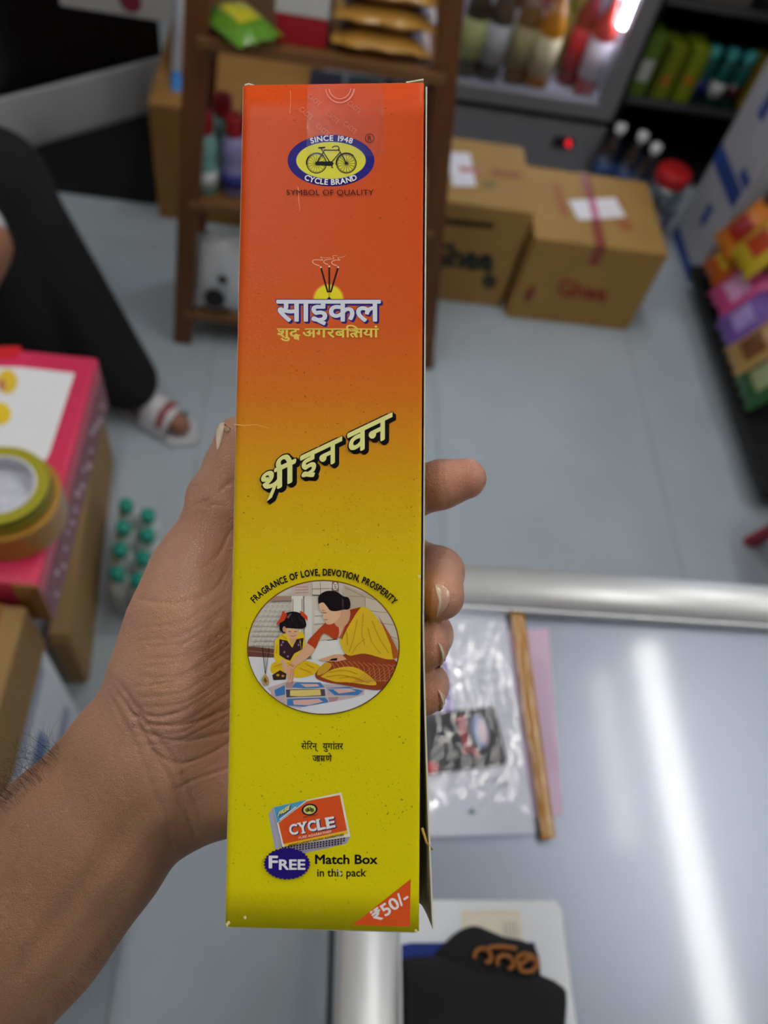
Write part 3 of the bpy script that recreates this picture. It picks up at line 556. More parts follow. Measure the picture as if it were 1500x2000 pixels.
# ================================================================== the hand and forearm
def hp(u, v, d, r): return dep(u, v, d), r*d/FPX            # pixel, distance, radius in pixels -> point and radius
fw = M[:, 2]; PR = []
def lim(chain, k=.006, sq=None):
    pts = [hp(*c) for c in chain]
    for (a, ra), (b, rb) in zip(pts, pts[1:]): PR.append((a, b, ra, rb, k, sq))
FL = (fw, 1.32)
lim([(292, 1493, .279, 152), (150, 1655, .274, 164), (40, 1786, .271, 178), (-330, 2215, .262, 222), (-700, 2640, .25, 235)], .010, FL)     # forearm
lim([(292, 1493, .279, 148), (345, 1440, .281, 132)], .012, FL)
lim([(383, 1556, .282, 78), (470, 1520, .284, 86), (640, 1430, .286, 88)], .012)                             # heel of the palm
lim([(330, 1430, .281, 104), (356, 1320, .280, 122), (384, 1205, .281, 112), (396, 1120, .284, 88)], .012)     # ball of the thumb
lim([(396, 1112, .284, 84), (430, 1000, .285, 62)], .009); lim([(432, 992, .285, 60), (451, 925, .285, 51), (464, 856, .284, 43)], .006)
lim([(401, 962, .285, 33), (404, 968, .286, 30)], .004)
lim([(440, 1330, .288, 90), (600, 1240, .291, 74), (690, 1130, .293, 66)], .014); lim([(460, 1430, .287, 90), (640, 1330, .291, 74), (700, 1230, .293, 64)], .014)
lim([(500, 1480, .287, 84), (660, 1400, .291, 66)], .012); lim([(430, 1180, .288, 80), (600, 1130, .292, 66)], .012)
lim([(590, 1080, .292, 60), (700, 1010, .287, 52), (790, 968, .283, 49)], .006); lim([(790, 968, .283, 49), (862, 946, .281, 46), (910, 935, .279, 40)], .003)   # index finger, straight out
lim([(680, 1140, .294, 58), (790, 1092, .303, 50)], .006); lim([(790, 1092, .303, 50), (856, 1118, .286, 47)], .003); lim([(856, 1118, .286, 47), (862, 1166, .264, 45)], .004)      # middle
lim([(690, 1235, .294, 56), (785, 1218, .302, 48)], .006); lim([(785, 1218, .302, 48), (836, 1240, .288, 45)], .003); lim([(836, 1240, .288, 45), (830, 1259, .266, 48)], .004)      # ring
lim([(660, 1345, .293, 52), (765, 1322, .301, 44)], .006); lim([(765, 1322, .301, 44), (832, 1338, .287, 41)], .003); lim([(832, 1338, .287, 41), (827, 1353, .268, 44)], .004)      # little
def box_sdf(P):
    x, y, z = b_uv(P); q = np.stack([np.abs(x-BW/2)-BW/2-.0002, np.abs(y-BH/2)-BH/2, np.abs(z+BD/2)-BD/2-.0002], -1)
    return np.linalg.norm(np.maximum(q, 0), axis=-1)+np.minimum(q.max(-1), 0)
HV, HQ = body_mesh(PR, .00085, cut=box_sdf)
# relief: creases, wrinkles and tendons, as grooves in the surface
def seg_dist(UV, P):
    P = np.array(P, float); best = np.full(len(UV), 1e9)
    for a, b in zip(P[:-1], P[1:]):
        d = b-a; t = np.clip(((UV-a)@d)/max(d.dot(d), 1e-9), 0, 1); best = np.minimum(best, np.linalg.norm(UV-a-t[:, None]*d, axis=1))
    return best
def vnormals(V, Q):
    n = np.cross(V[Q[:, 2]]-V[Q[:, 0]], V[Q[:, 3]]-V[Q[:, 1]]); N = np.zeros_like(V)
    for i in range(4): np.add.at(N, Q[:, i], n)
    return N/(np.linalg.norm(N, axis=1)[:, None]+1e-20)
N = vnormals(HV, HQ); c0 = HV[HQ].mean(1)
UV = proj(HV); facing = np.clip(-(N@fw)*2.2, 0, 1)
disp = np.zeros(len(HV))
def groove(P, w, depth, ink=1.0, smooth=True):
    global disp
    P = np.array(bez(P, 6) if smooth else P); lo = P.min(0)-4*w; hi = P.max(0)+4*w
    s = np.where((UV > lo).all(1) & (UV < hi).all(1) & (facing > 0))[0]
    if not len(s): return
    g = np.exp(-(seg_dist(UV[s], P)/w)**2)*facing[s]; disp[s] -= depth*g*(1.7 if ink > 0 else 1)
mm = 1e-3
for P in ([(232, 1358), (268, 1410), (300, 1470), (336, 1530), (362, 1590), (380, 1630)], [(240, 1345), (290, 1420), (330, 1470), (372, 1540), (392, 1600)]): groove(P, 4.0, .45*mm, .8)                                   # wrist folds
for k in range(70):                               # short random lines over the palm and wrist
    x, y = rng.uniform(250, 440), rng.uniform(1130, 1600)
    if x < 262+.0*y and y < 1200: continue
    a_ = rng.choice([-.55, .9, 1.2])+rng.normal(0, .25); l_ = rng.uniform(14, 46); groove([(x-l_*math.cos(a_), y-l_*math.sin(a_)), (x+rng.uniform(-3, 3), y+rng.uniform(-3, 3)), (x+l_*math.cos(a_), y+l_*math.sin(a_))], 1.7, .10*mm, rng.uniform(.15, .45))
groove([(222, 1372), (258, 1440), (290, 1520), (318, 1590), (338, 1660)], 4.0, .3*mm, .5)
for P in ([(252, 1392), (290, 1412), (340, 1416), (400, 1404), (450, 1384)], [(262, 1420), (310, 1440), (370, 1446), (450, 1430)], [(290, 1462), (340, 1490), (390, 1482), (450, 1450)], [(348, 1540), (390, 1520), (450, 1500)], [(252, 1372), (300, 1400), (350, 1390)], [(440, 1120), (420, 1150), (380, 1170), (330, 1178), (270, 1170)], [(452, 940), (430, 958), (412, 975), (380, 985)], [(440, 990), (425, 985), (405, 990)], [(448, 1040), (430, 1080), (400, 1105)]): groove(P, 3.0, .32*mm, .75)
for k in range(13):                               # diagonal lines across the ball of the thumb
    y = 1195+k*19+rng.uniform(-4, 4); x0 = 268-k*2+rng.uniform(0, 30); x1 = 448; groove([(x0, y+34), ((x0+x1)/2, y+22+rng.uniform(-5, 5)), (x1, y-28-rng.uniform(0, 16))], 2.0, .2*mm, rng.uniform(.3, .7))
for k in range(15):
    x = 288+k*11+rng.uniform(-3, 3); groove([(x+20, 1180+rng.uniform(0, 40)), (x+8, 1290), (x-8, 1400+rng.uniform(-30, 20))], 1.6, .07*mm, .22)
for k in range(26):                               # fine transverse skin lines on the wrist
    t = k/25; a = np.array((214-150*t, 1352+150*t)); b = np.array((380-140*t, 1640+170*t)); mid = (a+b)/2+np.array((-12, 10)); groove([a+rng.uniform(-3, 3, 2), mid+rng.uniform(-4, 4, 2), b+rng.uniform(-3, 3, 2)], 1.8, .10*mm*(1-.7*t), .32*(1-.7*t))
for k in range(6): groove([(366+k*3, 946+k*8), (376, 950+k*8), (398+rng.uniform(-5, 8), 946+k*8)], 1.8, .28*mm, .6)          # knuckle folds of the thumb
groove([(864, 898), (862, 930), (870, 960), (876, 992)], 2.2, .22*mm, .7); groove([(832, 905), (829, 950), (836, 995)], 2.2, .18*mm, .5)
for k in range(8): groove([(826+k*5, 905+k*2), (832+k*5, 950), (836+k*5, 990-k*2)], 1.4, .03*mm, .12)
groove([(832, 1098), (846, 1086), (864, 1080)], 2.6, .35*mm, .7); groove([(838, 1104), (856, 1092), (878, 1092)], 2, .15*mm, .35)
for P in ([(236, 1570), (178, 1650), (100, 1752), (0, 1890)], [(310, 1600), (262, 1660), (180, 1764), (70, 1910)]): groove(P, 22, -.55*mm, 0)      # tendons stand up
groove([(268, 1585), (214, 1666), (136, 1770), (40, 1900)], 20, .55*mm, 0)
for P, w, dpt in (([(338, 1405), (360, 1330), (386, 1250)], 46, -.8*mm), ([(408, 1590), (430, 1600)], 26, -.7*mm)): groove(P, w, dpt, 0)
disp += (.05*mm)*np.sin(UV[:, 0]*.21+np.sin(UV[:, 1]*.13)*2)*np.sin(UV[:, 1]*.19)*facing
HV = HV+N*disp[:, None]
# skin tone: ruddier palm and fingertips, browner forearm
u, v = UV[:, 0], UV[:, 1]
arm = np.clip(((330-u)*.6+(v-1420)*.78)/170, 0, 1)
tipd = np.minimum.reduce([np.hypot(u-x, v-y) for x, y in ((915, 935), (848, 1165), (845, 1262), (842, 1358))]); tip = np.exp(-(tipd/45)**2)
pal = lin((190, 144, 122)); frm = lin((152, 112, 86)); pnk = lin((194, 132, 112))
col = pal+(frm-pal)*arm[:, None]; col = col+(pnk-col)*(tip*.8)[:, None]
mot = .5+.5*np.sin(u*.031+2*np.sin(v*.017))*np.sin(v*.027+1.5*np.sin(u*.023)); col = col*(1+.10*(mot-.5))[:, None]
for P, c, w, k in (([(310, 1340), (300, 1250), (330, 1190)], (186, 134, 88), 36, .35), ([(420, 1260), (400, 1380), (430, 1480)], (182, 120, 108), 50, .4), ([(380, 1000), (420, 1080)], (176, 118, 100), 40, .4)):
    g = np.exp(-(seg_dist(UV, np.array(P, float))/w)**2)*k; col = col+(lin(c)-col)*g[:, None]
m_skin = mat('skin', attr='tone', rough=.40, sss=.08, spec=.5)
def _skin(m):
    nt = m.node_tree; L = nt.links.new; b = nt.nodes['Principled BSDF']; tc = nt.nodes.new('ShaderNodeTexCoord')
    vo = nt.nodes.new('ShaderNodeTexVoronoi'); vo.feature = 'DISTANCE_TO_EDGE'; vo.inputs['Scale'].default_value = 1050; L(tc.outputs['Object'], vo.inputs['Vector'])
    no = nt.nodes.new('ShaderNodeTexNoise'); no.inputs['Scale'].default_value = 700; no.inputs['Detail'].default_value = 4; L(tc.outputs['Object'], no.inputs['Vector'])
    mr = nt.nodes.new('ShaderNodeMapRange'); mr.inputs['From Max'].default_value = .12; L(vo.outputs['Distance'], mr.inputs['Value'])
    ad = nt.nodes.new('ShaderNodeMath'); ad.operation = 'MULTIPLY_ADD'; ad.inputs[1].default_value = .5; L(mr.outputs['Result'], ad.inputs[0]); L(no.outputs['Fac'], ad.inputs[2])
    bp = nt.nodes.new('ShaderNodeBump'); bp.inputs['Strength'].default_value = .6; bp.inputs['Distance'].default_value = .0005; L(ad.outputs[0], bp.inputs['Height']); L(bp.outputs['Normal'], b.inputs['Normal'])
_skin(m_skin)
base = dep(40, 1786, .271)
hand = np_mesh('person', HV, HQ, m_skin, loc=base)
a = hand.data.color_attributes.new('tone', 'FLOAT_COLOR', 'POINT')
if len(hand.data.vertices) == len(col): a.data.foreach_set('color', np.concatenate([np.clip(col, 0, 1), np.ones((len(col), 1))], 1).astype(np.float32).ravel())
tag(hand, "bare forearm and open left hand gripping the printed incense box", 'person')
bvh = BVHTree.FromPolygons([Vector(x) for x in HV.tolist()], HQ.tolist())
m_nail = mat('fingernail', (206, 160, 140), rough=.25, sss=.2, coat=.4); m_nailw = mat('nail_tip', (196, 180, 158), rough=.35)
def shell(P, name, m, parent, off, t=.0003):
    """a nail: a small curved plate laid on the finger under an outline"""
    P = np.array(bez(list(P)+[P[0]], 4)[:-1]); c = P.mean(0); rings = [c+(P-c)*s for s in (.25, .5, .75, 1)]; pts = [c]+[p for r in rings for p in r]; n = len(P); V = []
    for j, p in enumerate(pts):
        r = ray(*p); h = bvh.ray_cast(Vector(EYE), Vector(r).normalized(), 1.0)
        s = 0 if j == 0 else ((j-1)//n+1)/4
        if h[0] is None: h = bvh.find_nearest(Vector(dep(*p, .268)))
        V.append(np.array(h[0])+np.array(h[1])*(off*(1-.75*s**4)))
    F = [(0, 1+i, 1+(i+1) % n) for i in range(n)]
    for k in range(3):
        for i in range(n): F.append((1+k*n+i, 1+(k+1)*n+i, 1+(k+1)*n+(i+1) % n, 1+k*n+(i+1) % n))
    V = np.array(V); k0 = len(V); B = V-np.mean([np.array(bvh.find_nearest(Vector(x))[1]) for x in V], 0)*t; V = np.concatenate([V, B]); F += [[i+k0 for i in f[::-1]] for f in F[:]]
    return mesh(name, V, F, m, parent, True)
for P, W2 in (([(850, 1141), (864, 1143), (876, 1154), (879, 1168), (874, 1184), (866, 1195), (858, 1203), (852, 1206), (857, 1194), (860, 1180), (858, 1160)], [(850, 1141), (857, 1152), (861, 1170), (860, 1184), (853, 1205), (855, 1203), (862, 1187), (863, 1169), (859, 1152)]),
              ([(855, 1254), (863, 1262), (869, 1275), (870, 1288), (865, 1300), (858, 1306), (861, 1294), (864, 1282), (861, 1268)], [(855, 1254), (860, 1268), (863, 1282), (860, 1296), (858, 1305), (862, 1298), (866, 1284), (864, 1268)]),
              ([(854, 1346), (862, 1352), (868, 1364), (868, 1376), (863, 1388), (857, 1394), (861, 1382), (863, 1370), (860, 1358)], [(854, 1346), (859, 1358), (862, 1370), (860, 1383), (857, 1393), (861, 1386), (865, 1372), (863, 1358)])):
    n_ = shell(P, 'fingernail', m_nail, hand, .0007); shell(W2, 'nail_edge', m_nailw, n_, .0010)
n_ = shell([(425, 824), (434, 820), (439, 830), (436, 850), (430, 870), (425, 879), (423, 860), (424, 840)], 'fingernail', mat('thumb_nail', (216, 198, 178), rough=.3), hand, .0009)
# arm hair
def strands(n, gen, name):
    V = []; F = []
    for i in range(n):
        u0, v0, du, dv, ln, cu = gen(i); h = bvh.ray_cast(Vector(EYE), Vector(ray(u0, v0)).normalized(), 1.0)
        if h[0] is None: continue
        p = np.array(h[0]); nn = np.array(h[1]); t = M[:, 0]*du+M[:, 1]*dv; t = t/np.linalg.norm(t); s = np.cross(t, nn); P = []; ang = 0
        d = t*.8+nn*.75; d /= np.linalg.norm(d)
        for k in range(9): P.append(p.copy()); p = p+d*ln/8; d = d+s*cu*.35-nn*.12*k/8; d /= np.linalg.norm(d)
        v_, f_ = tube_vf(P, np.linspace(4.5e-5, 1.5e-5, 9), 3, False); k0 = len(V); V += list(v_); F += [[x+k0 for x in q] for q in f_]
    if V: tag(mesh(name, V, F, mat('hair', (26, 18, 16), rough=.5), hand, True), kind='stuff')
def g1(i):
    t = random.random(); u0 = 8+110*t; v0 = 1566-112*t+random.random()**2*36+1; return u0, v0, -.55+random.uniform(-.5, .3), -.8+random.uniform(-.3, .5), random.uniform(.009, .019), random.uniform(-1.5, 1.5)
def g2(i):
    t = random.random(); u0 = 232-118*t+random.uniform(-14, -2); v0 = 1812+152*t-8; return u0, v0, .7+random.uniform(-.6, .4), .5+random.uniform(-.5, .5), random.uniform(.004, .010), random.uniform(-1, 1)
def g3(i): return random.uniform(-20, 50), random.uniform(1610, 1850), .8+random.uniform(-.3, .3), .3+random.uniform(-.7, .5), random.uniform(.006, .011), random.uniform(-.9, .9)
strands(130, g1, 'arm_hair'); strands(26, g2, 'arm_hair'); strands(26, g3, 'arm_hair')
# ================================================================== the steel counter and what lies on it
ZT = .85
m_steel = mat('brushed_steel', (138, 145, 160), rough=.42, metal=.9, coat=.22, noise=.05, nscale=3, bump=.03, bscale=260, stretch=(1, .12, 1))
MATS['brushed_steel'].node_tree.nodes['Principled BSDF'].inputs['Coat Roughness'].default_value = .095; MATS['brushed_steel'].node_tree.nodes['Principled BSDF'].inputs['Coat IOR'].default_value = 2.0
m_rim = mat('steel_rim', (222, 224, 228), rough=.42, metal=.55)
m_apron = mat('black_panel', (22, 22, 28), rough=.5); m_leg = mat('steel_leg', (150, 152, 158), rough=.35, metal=1)
ct = thing('steel_counter', 'brushed stainless steel counter with a raised rounded rim and black apron', 'counter', (.66, -.2, 0))
bm = bmesh.new(); bx(bm, .112, 1.30, -.95, .362, ZT-.035, ZT-.006, .002); frombm('counter_top', bm, m_steel, ct)
def rimbar(a, b):
    """a rounded raised edge: section swept from a to b"""
    a = np.array(a, float); b = np.array(b, float); t = (b-a)/np.linalg.norm(b-a); s = np.cross((0, 0, 1), t); sec = [(-.022, -.045), (-.023, -.012), (-.021, -.004), (-.015, .001), (-.004, .003), (.008, .002), (.016, -.002), (.021, -.006), (.024, -.010), (.024, -.045)]
    V = [p+s*x+np.array((0, 0, z)) for p in (a, b) for x, z in sec]; n = len(sec); F = [(i, i+1, n+i+1, n+i) for i in range(n-1)]+[list(range(n))[::-1], list(range(n, 2*n))]; return mesh('rim', V, F, m_rim, ct, True)
rimbar((.075, .370, ZT+.016), (1.30, .370, ZT+.016)); rimbar((.095, -.95, ZT+.016), (.095, .385, ZT+.016))
box('inner_wall', (.118, 1.30, .3435, .3455, ZT-.008, ZT+.008), m_rim, ct); box('inner_wall', (.1185, .120, -.95, .3435, ZT-.008, ZT+.008), m_rim, ct)
box('apron', (.080, .094, -.94, .385, .655, ZT-.04), m_apron, ct, .002); box('apron', (.10, 1.29, .378, .390, .655, ZT-.04), m_apron, ct, .002)
for x in (.13, 1.24):
    for y in (-.88, .33): box('leg', (x, x+.035, y, y+.035, 0, ZT-.035), m_leg, ct, .003)
def flat(u, v, z=0): return at(u, v, ZT-.006+z)
def sheet(name, P, m, label, cat, z0, th=.0004, parent=None, group=None):
    """a thin sheet of the outline P (photo pixels) lying at z0 above the counter"""
    Q = np.array([at(*p, ZT-.006+z0) for p in P]); n = len(Q); V = np.concatenate([Q, Q+np.array((0, 0, th))]); F = [list(range(n))[::-1], list(range(n, 2*n))]+[(i, (i+1) % n, n+(i+1) % n, n+i) for i in range(n)]
    bm = bmesh.new(); vs = [bm.verts.new(v) for v in V.tolist()]; [bm.faces.new([vs[i] for i in f]) for f in F]
    o = frombm(name, bm, m, parent, loc=None if parent is not None else Q.mean(0)); return tag(o, label, cat, group) if label else o
def dec(A, name, parent, z): return A.build(name, lambda u, v, zz: at(u, v, ZT-.006+z+zz*20), M_PRINTD, parent)
m_paper = mat('white_paper', (222, 226, 234), rough=.75, noise=.02, nscale=20); m_pink = mat('pink_paper', (206, 180, 206), rough=.75); m_lilac = mat('lilac_paper', (168, 158, 204), rough=.7)
pk = sheet('paper_sheet', [(905, 1236), (1071, 1228), (1099, 1592), (930, 1606)], m_pink, 'pale pink paper sheet under the clear zip bag on the steel counter', 'paper', .0005)
A = Art(step=0)
for x in (1062, 1070, 1078): A.line([(x-16, 1290), (x+6, 1500)], 1.0, (178, 152, 186))
dec(A, 'faint_ruling', pk, .0010)
sheet('paper_sheet', [(790, 1290), (874, 1284), (890, 1420), (800, 1428)], m_lilac, 'small lilac paper strip beside the black card inside the zip bag', 'paper', .0014)
wp = sheet('paper_sheet', [(770, 1196), (984, 1186), (1046, 1628), (790, 1636)], m_paper, 'white written paper inside the clear zip bag', 'paper', .0010)
A = Art(step=0)
for k in range(9): A.line([(930+k*1.2, 1290+k*22), (984+k*3.4, 1286+k*22)], 1.0, (176, 184, 200))
for P in ([(960, 1530), (970, 1518), (975, 1534), (984, 1516), (990, 1532), (1002, 1514), (1012, 1524)], [(968, 1540), (1000, 1528), (1020, 1526)]): A.line(P, 1.5, (150, 152, 178), smooth=True)
A.poly([(922, 1576), (926, 1586), (932, 1588), (920, 1590), (914, 1586), (920, 1582)], (60, 140, 140)); tag(dec(A, 'handwriting', wp, .0016), kind='stuff')
bag = thing('zip_bag', 'clear plastic zip bag with an amber brown zip strip on the counter', 'bag', at(930, 1410, ZT-.006))
m_film = film('bag_film', .085, rough=.035); m_zip = mat('amber_zip', (170, 118, 24), rough=.25, coat=.8, bump=.5, bscale=60)
n1, n2 = 26, 34; c4 = [np.array(p, float) for p in ((800, 1186), (1004, 1178), (1068, 1640), (800, 1646))]; V = []
for i in range(n1):
    for j in range(n2):
        a, b = i/(n1-1), j/(n2-1); p = (c4[0]*(1-a)+c4[1]*a)*(1-b)+(c4[3]*(1-a)+c4[2]*a)*b; e = min(a, 1-a, b, 1-b)*6
        z = .0115*min(1, e)+min(1, e)*(.0022*math.sin(a*17+b*9)*math.sin(b*13-a*5)+.0026*math.sin((a*.8+b*.5)*34+3*math.sin(b*7))+.0016*math.sin((a-b)*53+2*math.sin(a*9))); V.append(at(p[0], p[1], ZT-.004+max(z, .0002)))
mesh('plastic_film', V, [(i*n2+j, i*n2+j+1, (i+1)*n2+j+1, (i+1)*n2+j) for i in range(n1-1) for j in range(n2-1)], m_film, bag, True)
Z = []
for b in np.linspace(0, 1, 26):
    l = np.array((994, 1178))*(1-b)+np.array((1054, 1641))*b; r = np.array((1021, 1178))*(1-b)+np.array((1085, 1636))*b; w = 1 if b < .55 or b > .62 else 1.0
    if .58 < b: l = l+np.array((4, 0))
    Z += [at(*l, ZT), at(*((l+r)/2), ZT+.0035+.0012*math.sin(b*40)), at(*r, ZT)]
mesh('zip_strip', Z, [(3*i+j, 3*i+j+1, 3*i+j+4, 3*i+j+3) for i in range(25) for j in range(2)], m_zip, bag, True)
# black card in the bag
def slabpx(name, P, m, z0, th, parent=None, label=None, cat=None, bev=.001):
    Q = np.array([at(*p, ZT-.006+z0) for p in P]); bm = bmesh.new(); n = len(Q); lo = [bm.verts.new(q) for q in Q.tolist()]; hi = [bm.verts.new((Q[i]+(0, 0, th)).tolist()) for i in range(n)]
    bm.faces.new(lo[::-1]); top = bm.faces.new(hi); [bm.faces.new((lo[i], lo[(i+1) % n], hi[(i+1) % n], hi[i])) for i in range(n)]
    if bev: bmesh.ops.bevel(bm, geom=[e for e in top.edges], offset=bev, segments=2, affect='EDGES')
    o = frombm(name, bm, m, parent, loc=None if parent is not None else Q.mean(0)); return tag(o, label, cat) if label else o
bc = slabpx('card', [(800, 1404), (806, 1399), (958, 1382), (966, 1386), (988, 1486), (984, 1492), (840, 1512), (820, 1510)], mat('black_card', (42, 43, 48), rough=.5, noise=.25, nscale=60), .002, .004, None, 'black card with red script and an oval emblem inside the zip bag', 'card')
A = Art(step=0)
for P in ([(890, 1402), (896, 1408), (904, 1400), (906, 1412), (898, 1420), (908, 1424), (900, 1432), (911, 1438), (903, 1446), (914, 1452), (906, 1462), (918, 1466)], [(905, 1470), (918, 1462), (936, 1476)]): A.line(P, 5, (206, 84, 96), smooth=True)
A.ell((938, 1428), 15, 32, (150, 170, 214), 26, rot=-.25); dec(A, 'card_lettering', bc, .0064); A = Art(step=0); A.ell((943, 1430), 9, 25, (220, 196, 208), 22, rot=-.25); dec(A, 'emblem_centre', bc, .0067)
slabpx('red_button', [(826, 1492), (846, 1490), (855, 1500), (850, 1512), (828, 1514)], mat('red_plastic', (190, 30, 40), rough=.35), .002, .006, None, 'small red plastic piece beside the black card in the zip bag', 'button')
# envelope, cream label, blue packet, black embroidered pouch
en = sheet('envelope', [(772, 1758), (1082, 1760), (1094, 1774), (1132, 2060), (770, 2090)], m_paper, 'large white envelope with a cream label under the black pouch', 'envelope', .0005, .002)
cl = sheet('cream_label', [(900, 1779), (1016, 1778), (1022, 1850), (904, 1852)], mat('cream_paper', (228, 222, 206), rough=.75), None, None, .0027, .0003, en)
A = Art(step=0); A.line([(905, 1783), (1011, 1782), (1017, 1846), (908, 1848)], 1.2, (206, 170, 130), True)
for k in range(4): A.line([(984+k*7, 1800), (988+k*7, 1838)], 1.2, (120, 120, 120))
dec(A, 'label_lettering', en, .0033)
m_bluef = mat('blue_foil', (24, 48, 130), rough=.15, coat=.8, bump=.6, bscale=90)
bp_ = slabpx('foil_packet', [(779, 1846), (800, 1842), (1042, 1841), (1048, 1900), (782, 1910)], m_bluef, .003, .004, None, 'shiny dark blue foil packet under the black pouch', 'packet')
m_cloth = mat('black_cloth', (20, 20, 24), rough=.85, noise=.2, nscale=30, bump=.35, bscale=900)
pouch = thing('pouch', 'black cloth pouch with golden embroidered scrolls on the counter', 'pouch', at(940, 1960, ZT-.006))
def puff(name, P, z0, th, m, parent):
    Q = np.array([at(*p, ZT-.006+z0) for p in bez(list(P)+[P[0]], 2)[:-1]]); c = Q.mean(0); n = len(Q); V = [c+(0, 0, th)]; F = []
    for k, (s, z) in enumerate(((.35, .97), (.65, .85), (.85, .62), (.96, .3), (1, 0))): V += [c+(q-c)*s+np.array((0, 0, th*z)) for q in Q]
    F = [(0, 1+i, 1+(i+1) % n) for i in range(n)]+[(1+k*n+i, 1+(k+1)*n+i, 1+(k+1)*n+(i+1) % n, 1+k*n+(i+1) % n) for k in range(4) for i in range(n)]+[[1+4*n+i for i in range(n)][::-1]]
    bm = bmesh.new(); vs = [bm.verts.new(v) for v in np.array(V).tolist()]; [bm.faces.new([vs[i] for i in f]) for f in F]; return frombm(name, bm, m, parent, True)
puff('pouch_flap', [(850, 1862), (885, 1826), (915, 1810), (938, 1810), (985, 1830), (1044, 1846), (1056, 1905), (1060, 1990), (860, 1990)], .0075, .010, m_cloth, pouch)
puff('pouch_body', [(781, 1872), (850, 1866), (905, 1880), (1000, 1894), (1060, 1906), (1100, 1928), (1107, 1958), (1100, 2060), (1095, 2200), (790, 2200), (785, 2000)], .008, .016, m_cloth, pouch)
m_gold = mat('gold_thread', (172, 108, 52), rough=.45, metal=.3, bump=.6, bscale=700)
for P in ([(926, 1872), (930, 1858), (944, 1853), (956, 1860), (958, 1876), (948, 1880)], [(972, 1886), (972, 1872), (984, 1866), (998, 1872), (1002, 1888), (992, 1892)], [(1012, 1886), (1010, 1872), (1022, 1864), (1040, 1868), (1048, 1882), (1040, 1896), (1024, 1898), (1014, 1890), (1026, 1876), (1044, 1872), (1052, 1878)], [(946, 1856), (962, 1850), (984, 1850), (1008, 1853)]):
    v_, f_ = tube_vf([at(p[0], p[1], ZT+.0155) for p in bez(P, 5)], .0016, 6); mesh('embroidery', v_, f_, m_gold, pouch, True)
# ================================================================== cartons stacked at the left, tape rolls, bottles
m_card = mat('brown_card', (150, 118, 72), rough=.8, noise=.06, nscale=12, bump=.05, bscale=200); m_card2 = mat('plain_kraft', (158, 128, 84), rough=.8, noise=.05, nscale=10)
m_whitecard = mat('white_card', (190, 196, 206), rough=.7, noise=.04, nscale=6); m_pinkcard = mat('pink_card', (206, 44, 86), rough=.35, coat=.4, noise=.10, nscale=9); m_maroon = mat('maroon_card', (122, 26, 56), rough=.4, coat=.3)
m_tape = mat('brown_tape', (170, 124, 44), rough=.3, coat=.5); m_tapes = mat('clear_brown_tape', (150, 96, 44), rough=.25, coat=.5)
lw = thing('carton', 'plain brown carton on the floor hidden beneath the pink carton', 'carton', (-.60, .6, 0))
box('body', (-.70, -.50, .44, .765, 0, .598), m_card, lw, .004); box('packing_tape', (-.62, -.58, .4385, .766, .10, .5985), m_tapes, lw)
pc = thing('carton', 'pink and red printed carton with a white top sheet and two tape rolls on it', 'carton', (-.47, .59, .6))
zp = .70; box('body', (-.69, -.272, .414, .772, .60, zp), m_pinkcard, pc, .006, seg=3)
def on_z(z): return lambda u, v, zz: at(u, v, z+zz*20)
A = Art(step=1e-6); A.poly([(-60, 700), (-60, 678), (40, 676), (42, 684), (30, 700)], (204, 40, 50)); A.build('red_flap_print', on_z(zp), M_PRINT, pc)
A = Art(step=0, base=4e-5); A.poly([(-260, 712), (40, 717), (146, 729), (97, 884), (55, 960), (-330, 960)], (222, 224, 230)); A.build('white_top_sheet', on_z(zp), M_PRINT, pc)
A = Art(step=2e-6, base=6e-5)
A.ell((14, 745), 20, 24, (222, 186, 60), 20); A.ell((0, 808), 22, 22, (226, 196, 50), 20); A.ell((4, 752), 7, 12, (186, 120, 90), 14); A.build('yellow_flower_print', on_z(zp), M_PRINT, pc)
box('side_strip', (-.2721, -.2712, .418, .768, .604, .668), m_maroon, pc)
A = Art(step=0)
def on_side(u, v, zz): return atx(u, v, -.2709)
rs = np.random.default_rng(3)
for k in range(16):
    y = .44+.02*k; z = .636+.014*rs.uniform(-1, 1); a, b = proj(np.array((-.2705, y, z))); w = 4+4*rs.random(); A.poly([(a-w*.5, b-w), (a+w*.6, b-w*.6), (a+w*.5, b+w), (a-w*.6, b+w*.7)], (206, 186, 200))
tag(A.build('side_lettering', on_side, M_PRINTD, pc), kind='stuff')
box('clear_tape_strip', (-.30, -.2705, .4105, .4135, .61, .7012), m_tapes, pc)
# tape rolls
tcx = at(8, 968, zp+.045); tcx = (tcx[0], tcx[1], zp)
def ring(name, ro, ri, z0, z1, m, parent, n=48):
    V = []; F = []
    for r, z in ((ri, z0), (ro, z0), (ro, z1), (ri, z1)):
        for i in range(n): a = 2*math.pi*i/n; V.append((tcx[0]+r*math.cos(a), tcx[1]+r*math.sin(a), z))
    for k in range(4):
        for i in range(n): F.append((k*n+i, k*n+(i+1) % n, ((k+1) % 4)*n+(i+1) % n, ((k+1) % 4)*n+i))
    return mesh(name, V, F, m, parent)
tr = thing('tape_roll', 'wide roll of brown packing tape lying on the pink carton', 'tape', tcx); ring('tape', .0625, .041, zp+.0008, zp+.046, m_tape, tr); ring('core', .041, .038, zp+.0008, zp+.046, mat('core_card', (196, 180, 150), rough=.8), tr)
t2 = thing('tape_roll', 'narrower yellow green printed tape roll stacked on the brown one', 'tape', (tcx[0], tcx[1], zp+.046)); ring('tape', .0535, .040, zp+.0465, zp+.068, mat('yellow_tape', (156, 150, 24), rough=.3, coat=.5), t2); ring('core', .040, .0375, zp+.0465, zp+.0685, mat('core_white', (206, 206, 214), rough=.6), t2)
